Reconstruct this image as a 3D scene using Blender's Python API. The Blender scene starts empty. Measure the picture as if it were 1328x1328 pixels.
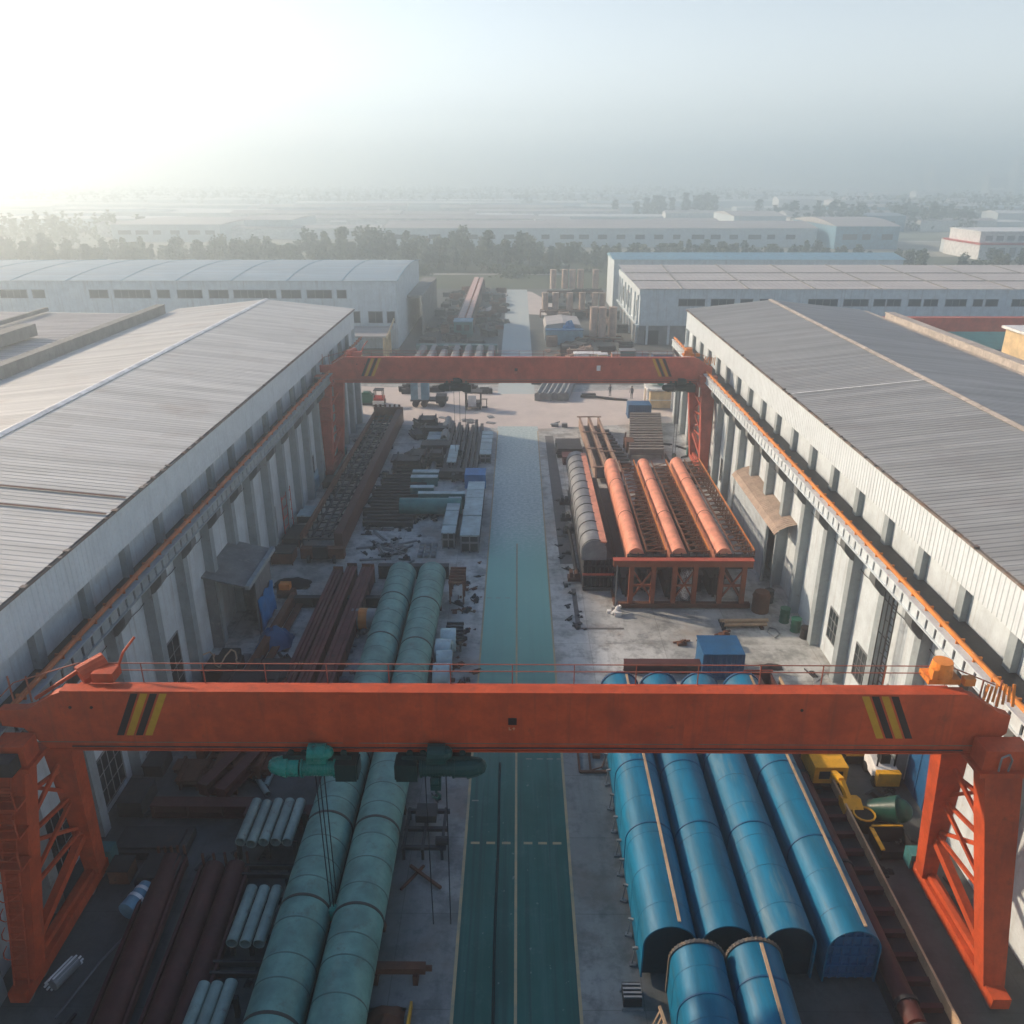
import bpy, math, random
from mathutils import Vector, Matrix
R = math.radians
rnd = random.Random(7)
SC = bpy.context.scene
COL = SC.collection
# ------------------------------------------------------------------ camera
H = 30.0; FPX = 1080.0
TH = math.atan(442 / 1080); PS = math.atan(8 / 1167.0)
cam = bpy.data.cameras.new('camera'); co = bpy.data.objects.new('camera', cam); COL.objects.link(co)
co.location = (0, 0, H); co.rotation_euler = (math.pi / 2 - TH, 0, PS)
cam.sensor_width = 36; cam.lens = FPX / 1328 * 36; cam.clip_start = .5; cam.clip_end = 20000
SC.camera = co
def ray(px, py):
    a = (px - 664) / FPX; b = -(py - 664) / FPX; s, c = math.sin(TH), math.cos(TH)
    x = a; y = c + b * s; z = -s + b * c
    return (x * math.cos(PS) - y * math.sin(PS), x * math.sin(PS) + y * math.cos(PS), z)
def G(px, py, z=0):
    r = ray(px, py); t = (z - H) / r[2]; return (r[0] * t, r[1] * t, z)
# ------------------------------------------------------------------ mesh builder
class MB:
    def __init__(s): s.v = []; s.f = []
    def add(s, vs, fs):
        o = len(s.v); s.v += [tuple(v) for v in vs]; s.f += [tuple(i + o for i in f) for f in fs]; return s
    def box(s, x0, x1, y0, y1, z0, z1):
        return s.add([(x0,y0,z0),(x1,y0,z0),(x1,y1,z0),(x0,y1,z0),(x0,y0,z1),(x1,y0,z1),(x1,y1,z1),(x0,y1,z1)],
                     [(0,3,2,1),(4,5,6,7),(0,1,5,4),(1,2,6,5),(2,3,7,6),(3,0,4,7)])
    def beam(s, p0, p1, w, h=None):
        p0 = Vector(p0); p1 = Vector(p1); h = h or w; d = (p1 - p0).normalized()
        up = Vector((0,0,1)) if abs(d.z) < .95 else Vector((0,1,0))
        a = d.cross(up).normalized() * (w / 2); b = a.cross(d).normalized() * (h / 2)
        vs = [p + i * a + j * b for p in (p0, p1) for i, j in ((-1,-1),(1,-1),(1,1),(-1,1))]
        return s.add(vs, [(0,1,2,3),(7,6,5,4),(0,4,5,1),(1,5,6,2),(2,6,7,3),(3,7,4,0)])
    def taper(s, p0, w0, p1, w1):
        vs = []
        for p, w in ((p0, w0), (p1, w1)):
            vs += [(p[0]+i*w[0]/2, p[1]+j*w[1]/2, p[2]) for i, j in ((-1,-1),(1,-1),(1,1),(-1,1))]
        return s.add(vs, [(0,3,2,1),(4,5,6,7),(0,1,5,4),(1,2,6,5),(2,3,7,6),(3,0,4,7)])
    def cyl(s, p0, p1, r0, r1=None, n=12, caps=True):
        p0 = Vector(p0); p1 = Vector(p1); r1 = r0 if r1 is None else r1; d = (p1 - p0).normalized()
        up = Vector((0,0,1)) if abs(d.z) < .95 else Vector((0,1,0))
        a = d.cross(up).normalized(); b = a.cross(d).normalized(); vs = []
        for p, r in ((p0, r0), (p1, r1)):
            vs += [p + (a*math.cos(2*math.pi*k/n) + b*math.sin(2*math.pi*k/n))*r for k in range(n)]
        fs = [(k, k+n, (k+1)%n+n, (k+1)%n) for k in range(n)]
        if caps: fs += [tuple(range(n)), tuple(range(2*n-1, n-1, -1))]
        return s.add(vs, fs)
    def pipe(s, p0, p1, r, t=.03, n=20):
        p0 = Vector(p0); p1 = Vector(p1); d = (p1 - p0).normalized()
        up = Vector((0,0,1)) if abs(d.z) < .95 else Vector((0,1,0))
        a = d.cross(up).normalized(); b = a.cross(d).normalized(); vs = []
        for p, q in ((p0, r), (p1, r), (p1, r-t), (p0, r-t)):
            vs += [p + (a*math.cos(2*math.pi*k/n) + b*math.sin(2*math.pi*k/n))*q for k in range(n)]
        fs = []
        for j in range(4):
            A = j*n; B = ((j+1)%4)*n
            fs += [(A+k, B+k, B+(k+1)%n, A+(k+1)%n) for k in range(n)]
        return s.add(vs, fs)
    def tube(s, pts, r, n=6):
        for a, b in zip(pts, pts[1:]): s.cyl(a, b, r, n=n)
        return s
    def prism(s, prof, y0, y1, axis='y', closed=True):
        n = len(prof)
        if axis == 'y': vs = [(a, y0, b) for a, b in prof] + [(a, y1, b) for a, b in prof]
        else: vs = [(y0, a, b) for a, b in prof] + [(y1, a, b) for a, b in prof]
        fs = [(k, (k+1)%n, (k+1)%n+n, k+n) for k in range(n if closed else n-1)]
        if closed: fs += [tuple(range(n-1,-1,-1)), tuple(range(n, 2*n))]
        return s.add(vs, fs)
    def ball(s, c, r, n=10, m=6, sz=1.0):
        vs = [(c[0], c[1], c[2]+r*sz)]; fs = []
        for j in range(1, m):
            t = math.pi*j/m
            vs += [(c[0]+r*math.sin(t)*math.cos(2*math.pi*k/n), c[1]+r*math.sin(t)*math.sin(2*math.pi*k/n), c[2]+r*sz*math.cos(t)) for k in range(n)]
        vs.append((c[0], c[1], c[2]-r*sz))
        fs += [(0, 1+k, 1+(k+1)%n) for k in range(n)]
        for j in range(m-2): fs += [(1+j*n+k, 1+(j+1)*n+k, 1+(j+1)*n+(k+1)%n, 1+j*n+(k+1)%n) for k in range(n)]
        L = len(vs)-1; fs += [(1+(m-2)*n+k, L, 1+(m-2)*n+(k+1)%n) for k in range(n)]
        return s.add(vs, fs)
    def build(s, name, m, parent=None, smooth=False, kind=None):
        me = bpy.data.meshes.new(name)
        if parent is not None: o3 = Vector(parent.get('_w', (0,0,0)))
        else:
            xs = [v[0] for v in s.v]; ys = [v[1] for v in s.v]; zs = [v[2] for v in s.v]
            o3 = Vector(((min(xs)+max(xs))/2, (min(ys)+max(ys))/2, min(zs)))
            if kind == 'structure': o3 = Vector((0,0,0))
        me.from_pydata([(v[0]-o3.x, v[1]-o3.y, v[2]-o3.z) for v in s.v], [], s.f)
        me.validate(); me.update()
        import bmesh as _bm
        b = _bm.new(); b.from_mesh(me); _bm.ops.recalc_face_normals(b, faces=b.faces) if kind != 'structure' else None; b.to_mesh(me); b.free()
        if smooth:
            me.shade_smooth(); me.set_sharp_from_angle(angle=R(38))
        o = bpy.data.objects.new(name, me); COL.objects.link(o)
        if m is not None: me.materials.append(m)
        if parent is not None: o.parent = parent; o['_w'] = tuple(o3)
        else: o.location = o3; o['_w'] = tuple(o3)
        if kind: o['kind'] = kind
        return o
def tag(o, label, cat, group=None, kind=None):
    o['label'] = label; o['category'] = cat
    if group: o['group'] = group
    if kind: o['kind'] = kind
    return o
def thing(name, label, cat, loc, group=None):
    o = bpy.data.objects.new(name, None); COL.objects.link(o); o.location = loc; o['_w'] = tuple(loc); o.empty_display_size = .3
    return tag(o, label, cat, group)
def copy_tree(o, parent=None):
    c = o.copy(); COL.objects.link(c)
    if parent is not None: c.parent = parent
    for ch in list(o.children): copy_tree(ch, c)
    return c
def struct(name, mb, m): 
    return mb.build(name, m, None, kind='structure')
# ------------------------------------------------------------------ materials
def mk(name):
    m = bpy.data.materials.new(name); m.use_nodes = True; nt = m.node_tree; nt.nodes.clear()
    out = nt.nodes.new('ShaderNodeOutputMaterial'); p = nt.nodes.new('ShaderNodeBsdfPrincipled')
    p.inputs['Specular IOR Level'].default_value = .28
    nt.links.new(p.outputs[0], out.inputs[0]); return m, nt, p
def N(nt, t, **kw):
    n = nt.nodes.new(t)
    for k, v in kw.items(): setattr(n, k, v)
    return n
def coords(nt, world=False, sc=(1,1,1), rndoff=True):
    if world: src = N(nt, 'ShaderNodeNewGeometry').outputs['Position']
    else: src = N(nt, 'ShaderNodeTexCoord').outputs['Object']
    mp = N(nt, 'ShaderNodeMapping'); mp.inputs['Scale'].default_value = sc
    nt.links.new(src, mp.inputs['Vector'])
    if rndoff and not world:
        oi = N(nt, 'ShaderNodeObjectInfo'); mu = N(nt, 'ShaderNodeMath', operation='MULTIPLY'); mu.inputs[1].default_value = 37
        nt.links.new(oi.outputs['Random'], mu.inputs[0]); nt.links.new(mu.outputs[0], mp.inputs['Location'])
    return mp.outputs[0]
def noise(nt, vec, scale, detail=6, rough=.6):
    n = N(nt, 'ShaderNodeTexNoise'); n.inputs['Scale'].default_value = scale; n.inputs['Detail'].default_value = detail; n.inputs['Roughness'].default_value = rough
    nt.links.new(vec, n.inputs['Vector']); return n.outputs['Fac']
def ramp(nt, fac, lo, hi):
    n = N(nt, 'ShaderNodeMapRange'); n.interpolation_type = 'SMOOTHSTEP'
    n.inputs['From Min'].default_value = lo; n.inputs['From Max'].default_value = hi; nt.links.new(fac, n.inputs['Value']); return n.outputs[0]
def mix(nt, fac, a, b, bt='MIX'):
    n = N(nt, 'ShaderNodeMix', data_type='RGBA', blend_type=bt)
    for s_, v in ((0, fac), (6, a), (7, b)):
        if isinstance(v, (int, float)): n.inputs[s_].default_value = v
        elif isinstance(v, tuple): n.inputs[s_].default_value = (*v[:3], 1)
        else: nt.links.new(v, n.inputs[s_])
    return n.outputs[2]
def math_(nt, op, a, b=None):
    n = N(nt, 'ShaderNodeMath', operation=op)
    for i, v in enumerate((a, b)):
        if v is None: continue
        if isinstance(v, (int, float)): n.inputs[i].default_value = v
        else: nt.links.new(v, n.inputs[i])
    return n.outputs[0]
def bump(nt, p, h, strength=.3, dist=.02):
    b = N(nt, 'ShaderNodeBump'); b.inputs['Strength'].default_value = strength; b.inputs['Distance'].default_value = dist
    nt.links.new(h, b.inputs['Height']); nt.links.new(b.outputs[0], p.inputs['Normal'])
def c_(c, k): return tuple(max(0, min(1, x*k)) for x in c)
def paint(name, col, rough=.55, metal=0, var=.25, dirt=None, dirt_lo=.55, dirt_hi=.72, streak=0, scale=1.0, sheen=0, rv=0, stretch=(1,1,1), dent=0):
    """painted or bare metal: mottled tone, dirt or rust blotches, vertical run marks"""
    m, nt, p = mk(name); v = coords(nt, sc=stretch)
    n1 = noise(nt, v, .9*scale); n2 = noise(nt, v, 6*scale, 5)
    base = mix(nt, ramp(nt, n1, .25, .75), c_(col, 1-var), c_(col, 1+var))
    base = mix(nt, math_(nt, 'MULTIPLY', ramp(nt, n2, .45, .75), .25), base, c_(col, .6))
    if streak:
        vs = coords(nt, sc=(2.2, 2.2, .12)); n3 = noise(nt, vs, 1.6, 5)
        base = mix(nt, math_(nt, 'MULTIPLY', ramp(nt, n3, .5, .75), streak), base, c_(col, .45) if not dirt else dirt)
    if dirt:
        n4 = noise(nt, v, 1.7*scale, 8, .7)
        base = mix(nt, math_(nt, 'MULTIPLY', ramp(nt, n4, dirt_lo, dirt_hi), .85), base, dirt)
    if rv:
        oi = N(nt, 'ShaderNodeObjectInfo'); k = math_(nt, 'MULTIPLY_ADD', oi.outputs['Random'], rv); k.node.inputs[2].default_value = 1-rv/2
        hs = N(nt, 'ShaderNodeHueSaturation'); nt.links.new(k, hs.inputs['Value']); nt.links.new(base, hs.inputs['Color']); base = hs.outputs[0]
    nt.links.new(base, p.inputs['Base Color'])
    p.inputs['Metallic'].default_value = metal
    rr = math_(nt, 'MULTIPLY_ADD', n2, .3); rr.node.inputs[2].default_value = rough-.12; nt.links.new(rr, p.inputs['Roughness'])
    if dent:
        nd = noise(nt, coords(nt, sc=(1,.5,1)), .9, 3, .5); b2 = N(nt, 'ShaderNodeBump'); b2.inputs['Strength'].default_value = dent; b2.inputs['Distance'].default_value = .12
        nt.links.new(nd, b2.inputs['Height']); nt.links.new(b2.outputs[0], p.inputs['Normal'])
    else: bump(nt, p, n2, .18, .01)
    return m
M = {}
RUST = (.13, .055, .03)
M['orange'] = paint('crane orange paint', (.46, .068, .019), .55, dirt=(.20,.05,.025), dirt_lo=.56, dirt_hi=.8, streak=.45)
M['orange_far'] = paint('weathered crane paint', (.42, .085, .05), .55, dirt=(.25,.08,.05), dirt_lo=.58, dirt_hi=.85, streak=.2)
M['coral'] = paint('primer coated plate', (.68, .27, .17), .5, dirt=(.36,.14,.08), dirt_lo=.48, dirt_hi=.75)
M['rail'] = paint('orange rail paint', (.62, .20, .03), .5, dirt=(.25,.1,.04))
M['yellow'] = paint('machine yellow', (.62, .32, .02), .45, dirt=(.2,.12,.05))
M['stripe_y'] = paint('hazard yellow', (.5, .28, .02), .5, var=.1)
M['stripe_k'] = paint('hazard black', (.012, .014, .018), .5, var=.1)
M['maroon'] = paint('maroon primer', (.085, .028, .024), .6, dirt=(.05,.03,.025), streak=.2)
M['rust'] = paint('rusty steel', RUST, .8, dirt=(.06,.035,.03), rv=.5)
M['dark'] = paint('dark oily steel', (.03, .031, .033), .6, dirt=(.07,.045,.03), rv=.5)
M['steel'] = paint('grey steel', (.2, .21, .215), .5, .3, dirt=RUST, dirt_lo=.6, dirt_hi=.8, rv=.3)
M['pale'] = paint('pale teal paint', (.36, .47, .48), .5, dirt=(.2,.22,.2), rv=.25)
M['teal'] = paint('teal paint', (.035, .15, .15), .5, dirt=(.03,.05,.05))
M['greenpipe'] = paint('faded green pipe coat', (.14, .285, .245), .42, var=.3, dirt=(.10,.10,.075), dirt_lo=.5, dirt_hi=.8, scale=.8)
M['weld'] = paint('weld seam', (.085, .15, .13), .7, dirt=RUST)
M['tubegreen'] = paint('grey green tube', (.25, .33, .29), .5, dirt=(.15,.13,.1), rv=.3)
M['rack'] = paint('worn shaded rack orange', (.24,.07,.035), .6, dirt=(.1,.05,.03))  # worn paint, base darkened to put the frame front's shade into it
M['maroon2'] = paint('red brown primer', (.15,.045,.038), .6, dirt=(.07,.035,.03), streak=.2)
M['slate'] = paint('slate brown steel', (.16,.145,.135), .7, dirt=RUST, rv=.3)
M['blue'] = paint('blue cover paint', (.002, .125, .225), .45, var=.3, dirt=(.045,.10,.125), dirt_lo=.5, dirt_hi=.8, scale=1.6, stretch=(1,.12,1), dent=.35)
M['bluedark'] = paint('blue box paint', (.01, .085, .20), .45, dirt=(.05,.1,.15))
M['bluetarp'] = paint('blue tarpaulin', (.01, .17, .42), .5)
M['tan'] = paint('tan wooden batten', (.42, .29, .18), .75, rv=.3)
M['hoist'] = paint('hoist green enamel', (.008, .21, .16), .25, dirt=(.01,.03,.03))
M['hoist2'] = paint('dim hoist green', (.004,.05,.045), .4, dirt=(.01,.02,.02))
M['black'] = paint('black rubber', (.012, .012, .013), .7)
M['wall'] = paint('white wall sheeting', (.54, .60, .62), .55, var=.12, dirt=(.30,.28,.25), dirt_lo=.56, dirt_hi=.85, streak=.5)
M['band'] = paint('white corrugated band', (.60, .66, .68), .5, var=.06, streak=.22)
M['column'] = paint('grey concrete column', (.27, .31, .32), .8, var=.15, dirt=(.18,.17,.15), streak=.25)
M['concrete_w'] = paint('weathered parapet concrete', (.42, .37, .32), .85, dirt=(.16,.13,.11), dirt_lo=.5, dirt_hi=.75, streak=.5)
M['glass'] = paint('dark window glass', (.02, .03, .035), .15, var=.4)
M['frame'] = paint('window frame', (.2, .21, .21), .6)
M['canvas'] = paint('grey sheet roof', (.16, .165, .165), .7, dirt=(.3,.29,.27))
M['awning'] = paint('brown awning sheet', (.40, .30, .23), .7, dirt=(.2,.14,.1))
M['white'] = paint('white enamel', (.7, .7, .68), .5, dirt=(.35,.33,.3))
M['red'] = paint('red enamel', (.45, .05, .03), .45)
M['green'] = paint('dark green enamel', (.015, .10, .06), .45)
M['cream'] = paint('cream paint', (.62, .46, .25), .6)
M['foil'] = paint('silver foil', (.6, .62, .65), .25, .9, scale=3)
M['rope'] = paint('steel rope', (.01, .01, .011), .6)
M['bark'] = paint('tree bark', (.08, .06, .045), .9)
M['skin'] = paint('skin', (.35, .2, .14), .6, var=.05)
M['cloth'] = paint('dark work clothes', (.03, .04, .07), .85)
M['pinkgrey'] = paint('pinkish concrete drum', (.42, .31, .25), .8, dirt=(.3,.2,.17), rv=.3)
M['bluesheet'] = paint('pale blue roof sheet', (.16, .30, .38), .5)
def roofmat(name, col, dirt, lo=.5):
    m, nt, p = mk(name); v = coords(nt, rndoff=False)
    vs = coords(nt, sc=(.05, 1.1, .3), rndoff=False); n1 = noise(nt, vs, 1.2, 6); n2 = noise(nt, v, .25, 7); n3 = noise(nt, v, 5, 4)
    vb = coords(nt, sc=(.012, .5, .01), rndoff=False); n0 = noise(nt, vb, 1.0, 3)
    b = mix(nt, ramp(nt, n1, .3, .7), c_(col, .80), c_(col, 1.12))
    bk = N(nt, 'ShaderNodeTexBrick'); bk.inputs['Scale'].default_value = 1; bk.inputs['Brick Width'].default_value = 5.8; bk.inputs['Row Height'].default_value = .92; bk.inputs['Mortar Size'].default_value = 0; bk.inputs['Color1'].default_value = (1,1,1,1); bk.inputs['Color2'].default_value = (.86,.86,.85,1)
    nt.links.new(v, bk.inputs['Vector']); b = mix(nt, 1.0, b, bk.outputs['Color'], 'MULTIPLY')
    b = mix(nt, math_(nt, 'MULTIPLY', ramp(nt, n0, .35, .7), .35), b, c_(col, .62))
    b = mix(nt, math_(nt, 'MULTIPLY', ramp(nt, n2, lo, .78), .55), b, dirt)
    b = mix(nt, math_(nt, 'MULTIPLY', ramp(nt, n3, .55, .8), .2), b, c_(col, .6))
    nt.links.new(b, p.inputs['Base Color']); p.inputs['Roughness'].default_value = .55; p.inputs['Metallic'].default_value = .0
    bump(nt, p, n3, .1, .01); return m
M['roof'] = roofmat('ribbed roof sheet', (.66, .64, .585), (.40,.32,.26))
M['roof_r'] = roofmat('ribbed roof sheet grey', (.33, .335, .325), (.22,.2,.19))
M['roof_far'] = roofmat('far roof sheet', (.46, .43, .41), (.36,.33,.31))
M['roof_blue'] = roofmat('blue grey vaulted roof', (.27, .36, .42), (.4,.4,.4))
def foliage(name, c1, c2):
    m, nt, p = mk(name); v = coords(nt); n1 = noise(nt, v, .5, 3); oi = N(nt, 'ShaderNodeObjectInfo')
    b = mix(nt, ramp(nt, n1, .3, .7), c1, c2); b2 = mix(nt, math_(nt, 'MULTIPLY', oi.outputs['Random'], .6), b, (.10,.10,.035))
    nt.links.new(b2, p.inputs['Base Color']); p.inputs['Roughness'].default_value = .8; return m
M['leaf'] = foliage('leaves', (.09,.12,.065), (.20,.205,.11))
M['leaf_dark'] = foliage('dark leaves', (.04,.065,.04), (.08,.105,.055))
# ---- ground materials
def concrete(name, light, dark):
    m, nt, p = mk(name); v = coords(nt, True)
    n1 = noise(nt, v, .12, 8, .65); n2 = noise(nt, v, 1.1, 8, .7); n3 = noise(nt, v, 9, 5, .7)
    vs = coords(nt, True, (1.4, .16, 1)); n4 = noise(nt, vs, 1.0, 6, .65)
    b = mix(nt, ramp(nt, n1, .3, .7), c_(light, .62), c_(light, 1.15))
    n5 = noise(nt, v, .45, 9, .72); b = mix(nt, math_(nt, 'MULTIPLY', ramp(nt, n5, .47, .62), .7), b, (.17,.175,.165))
    n8 = noise(nt, v, .2, 7, .68); b = mix(nt, math_(nt, 'MULTIPLY', ramp(nt, n8, .5, .64), .6), b, (.30,.235,.185))
    b = mix(nt, math_(nt, 'MULTIPLY', ramp(nt, n4, .48, .75), .5), b, c_(light, .42))
    b = mix(nt, math_(nt, 'MULTIPLY', ramp(nt, n2, .5, .68), .6), b, (.15,.16,.155))
    b = mix(nt, math_(nt, 'MULTIPLY', ramp(nt, n3, .5, .8), .3), b, c_(light, .5))
    br = N(nt, 'ShaderNodeTexBrick'); br.offset = 0; br.inputs['Scale'].default_value = 1; br.inputs['Brick Width'].default_value = 5; br.inputs['Row Height'].default_value = 4.5
    br.inputs['Mortar Size'].default_value = .02; br.inputs['Color1'].default_value = (1,1,1,1); br.inputs['Color2'].default_value = (.86,.86,.86,1); br.inputs['Mortar'].default_value = (.62,.6,.58,1)
    nt.links.new(v, br.inputs['Vector'])
    b = mix(nt, 1.0, b, br.outputs['Color'], 'MULTIPLY')
    # near ground darkened toward the camera: oily stains plus a painted vignette
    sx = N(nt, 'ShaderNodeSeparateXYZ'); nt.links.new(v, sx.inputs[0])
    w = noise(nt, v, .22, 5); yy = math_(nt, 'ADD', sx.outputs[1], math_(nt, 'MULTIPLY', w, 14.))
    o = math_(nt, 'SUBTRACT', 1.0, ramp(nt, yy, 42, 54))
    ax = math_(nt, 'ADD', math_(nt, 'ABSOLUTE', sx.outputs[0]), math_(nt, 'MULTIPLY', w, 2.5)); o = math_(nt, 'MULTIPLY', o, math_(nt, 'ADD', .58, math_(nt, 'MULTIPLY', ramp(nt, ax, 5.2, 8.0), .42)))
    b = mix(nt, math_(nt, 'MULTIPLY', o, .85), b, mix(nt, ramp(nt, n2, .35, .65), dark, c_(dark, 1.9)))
    nt.links.new(b, p.inputs['Base Color']); p.inputs['Roughness'].default_value = .85
    bump(nt, p, n3, .3, .02); return m
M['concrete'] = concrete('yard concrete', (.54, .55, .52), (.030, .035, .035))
def roadmat():
    m, nt, p = mk('green road coating'); v = coords(nt, True)
    n1 = noise(nt, v, .35, 7, .6); n2 = noise(nt, v, 3.2, 8, .7); vs = coords(nt, True, (3, .18, 1)); n3 = noise(nt, vs, 1, 6); vt = coords(nt, True, (2.1, .03, 1)); n6 = noise(nt, vt, 1, 4)
    green = mix(nt, ramp(nt, n1, .3, .7), (.014,.085,.068), (.024,.115,.095))
    green = mix(nt, math_(nt, 'MULTIPLY', ramp(nt, n3, .45, .75), .35), green, (.10,.18,.165))
    n9 = noise(nt, v, .8, 9, .72); green = mix(nt, math_(nt, 'MULTIPLY', ramp(nt, n9, .54, .68), .4), green, (.10,.17,.15))
    green = mix(nt, math_(nt, 'MULTIPLY', ramp(nt, n2, .62, .8), .35), green, (.16,.2,.19))
    green = mix(nt, math_(nt, 'MULTIPLY', ramp(nt, n6, .5, .62), .6), green, (.018,.045,.042))
    n7 = noise(nt, v, 2.6, 3, .5); green = mix(nt, math_(nt, 'MULTIPLY', ramp(nt, n7, .69, .73), .6), green, (.24,.30,.27))
    sx = N(nt, 'ShaderNodeSeparateXYZ'); nt.links.new(v, sx.inputs[0])
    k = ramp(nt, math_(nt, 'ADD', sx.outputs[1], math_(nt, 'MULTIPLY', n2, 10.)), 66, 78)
    dust_haze = mix(nt, ramp(nt, n2, .38, .62), (.30,.40,.385), (.50,.57,.55))  # dusty road end, paled further to put distance haze into the colour
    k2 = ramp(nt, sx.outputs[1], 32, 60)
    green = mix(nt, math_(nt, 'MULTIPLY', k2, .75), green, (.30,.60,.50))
    b = mix(nt, k, green, dust_haze)
    nt.links.new(b, p.inputs['Base Color']); p.inputs['Roughness'].default_value = .6; bump(nt, p, n2, .12, .01); return m
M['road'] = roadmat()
def plainmat(name, col, sc=1.0, lo=.5, mixc=(.2,.18,.16)):
    m, nt, p = mk(name); v = coords(nt, True); n = noise(nt, v, sc, 8, .7); n2 = noise(nt, v, sc*7, 4)
    b = mix(nt, ramp(nt, n, lo-.2, lo+.25), col, mixc); b = mix(nt, math_(nt, 'MULTIPLY', n2, .3), b, c_(col, .5))
    nt.links.new(b, p.inputs['Base Color']); p.inputs['Roughness'].default_value = .85; return m
M['crossing'] = plainmat('crossing concrete', (.64,.56,.50), .2, .55, (.50,.44,.40))
M['line'] = plainmat('worn yellow line', (.50,.37,.20), 1.1, .52, (.24,.26,.20))
M['linepale'] = plainmat('worn pale line', (.36,.32,.24), 1.5, .5, (.2,.22,.2))
M['strip'] = plainmat('dark drain strip', (.10,.10,.10), .8, .5, (.16,.15,.14))
M['lane'] = plainmat('pale lane', (.45,.43,.40), .1)
def fieldmat():
    m, nt, p = mk('fields'); v = coords(nt, True, (.004, .012, 1))
    vo = N(nt, 'ShaderNodeTexVoronoi'); vo.inputs['Scale'].default_value = 1.0; nt.links.new(v, vo.inputs['Vector'])
    s = N(nt, 'ShaderNodeSeparateColor'); nt.links.new(vo.outputs['Color'], s.inputs[0])
    cr = N(nt, 'ShaderNodeValToRGB'); nt.links.new(s.outputs[0], cr.inputs[0]); e = cr.color_ramp; e.interpolation = 'CONSTANT'
    cs = [(0,(.20,.23,.17)),(.22,(.32,.31,.25)),(.42,(.22,.25,.19)),(.6,(.42,.38,.32)),(.74,(.27,.30,.23)),(.86,(.52,.51,.48))]
    e.elements[0].color = (*cs[0][1],1); e.elements[1].position = cs[1][0]; e.elements[1].color = (*cs[1][1],1)
    for q, c in cs[2:]: x = e.elements.new(q); x.color = (*c,1)
    v2 = coords(nt, True); n = noise(nt, v2, .05, 8, .7); b = mix(nt, ramp(nt, n, .45, .75), cr.outputs[0], (.09,.11,.07))
    nt.links.new(b, p.inputs['Base Color']); p.inputs['Roughness'].default_value = .9; return m
M['field'] = fieldmat()
M['grass'] = plainmat('rough grass', (.06,.085,.04), .15, .5, (.10,.10,.055))
M['bracket'] = paint('grimy bracket', (.13,.14,.14), .8, dirt=(.06,.055,.05))
M['gutter'] = paint('weathered gutter', (.17,.15,.135), .7, dirt=(.16,.085,.05), dirt_lo=.45, dirt_hi=.65)
M['farground'] = plainmat('dark far yard ground', (.085,.10,.095), .25, .5, (.15,.145,.125))
M['farroad'] = plainmat('pale far road', (.44,.51,.50), .5, .55, (.50,.52,.48))
# ------------------------------------------------------------------ ground
struct('ground', MB().add([(-9000,-60,-.02),(9000,-60,-.02),(9000,14000,-.02),(-9000,14000,-.02)], [(0,1,2,3)]), M['field'])
struct('rough_grass', MB().add([(-260,232,-.012),(260,232,-.012),(260,330,-.012),(-260,330,-.012)], [(0,1,2,3)]), M['grass'])
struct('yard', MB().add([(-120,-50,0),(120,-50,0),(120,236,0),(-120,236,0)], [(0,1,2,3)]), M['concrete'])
struct('far_yard', MB().add([(-60,125,.003),(60,124,.003),(60,236,.003),(-60,236,.003)], [(0,1,2,3)]), M['farground'])
struct('crossing_road', MB().add([(-48,106,.004),(-30,104.6,.004),(-6,101.6,.004),(3,101,.004),(20,104,.004),(48,106,.004),(48,119,.004),(20,122,.004),(3,119,.004),(-6,121,.004),(-30,124,.004),(-48,122,.004)], [tuple(range(12))]), M['crossing'])
struct('road', MB().add([(-2.5,-40,.008),(2.55,-40,.008),(2.55,102,.008),(-2.5,102,.008)], [(0,1,2,3)]), M['road'])
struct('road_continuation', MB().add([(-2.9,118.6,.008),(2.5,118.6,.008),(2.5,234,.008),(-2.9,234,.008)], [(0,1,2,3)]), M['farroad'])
ln = MB()
for x in (-2.5, 2.47): ln.add([(x-.03,-40,.012),(x+.1,-40,.012),(x+.1,100,.012),(x-.03,100,.012)], [(0,1,2,3)])
ln.add([(-.08,-40,.012),(.04,-40,.012),(.04,66,.012),(-.08,66,.012)], [(0,1,2,3)])
for x in (-2.2,-1.45,-.7,.35,1.05,1.75): ln.add([(x,31.05,.012),(x+.42,31.05,.012),(x+.42,31.2,.012),(x,31.2,.012)], [(0,1,2,3)])
struct('road_lines', ln, M['line'])
lp = MB()
for y, xs in ((37.3, (.5,1.1,1.65,2.2)), (36.8, (-2.1,)), (56.0, (-2.3,-1.6,-.9)), (34.0,(-2.3,))):
    for x in xs: lp.add([(x,y,.012),(x+.35,y,.012),(x+.35,y+.09,.012),(x,y+.09,.012)], [(0,1,2,3)])
struct('faint_road_lines', lp, M['linepale'])
st = MB()
st.add([(3.55,62,.006),(4.75,62,.006),(4.35,98,.006),(3.35,98,.006)], [(0,1,2,3)])
st.add([(4.2,51.4,.006),(4.55,51.4,.006),(4.55,57.6,.006),(4.2,57.6,.006)], [(0,1,2,3)])
st.add([(4.55,51.4,.006),(7.6,51.4,.006),(7.6,51.65,.006),(4.55,51.65,.006)], [(0,1,2,3)])
struct('drain_strip', st, M['strip'])
struct('far_lane', MB().add([(-45,269,-.004),(14,269,-.004),(14,273,-.004),(-45,273,-.004)], [(0,1,2,3)]), M['lane'])
struct('light_apron', MB().add([(-9,196,.004),(7,190,.004),(9,206,.004),(3.6,230,.004),(-3.6,230,.004),(-5,208,.004)], [(0,1,2,3,4,5)]), M['crossing'])
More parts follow.
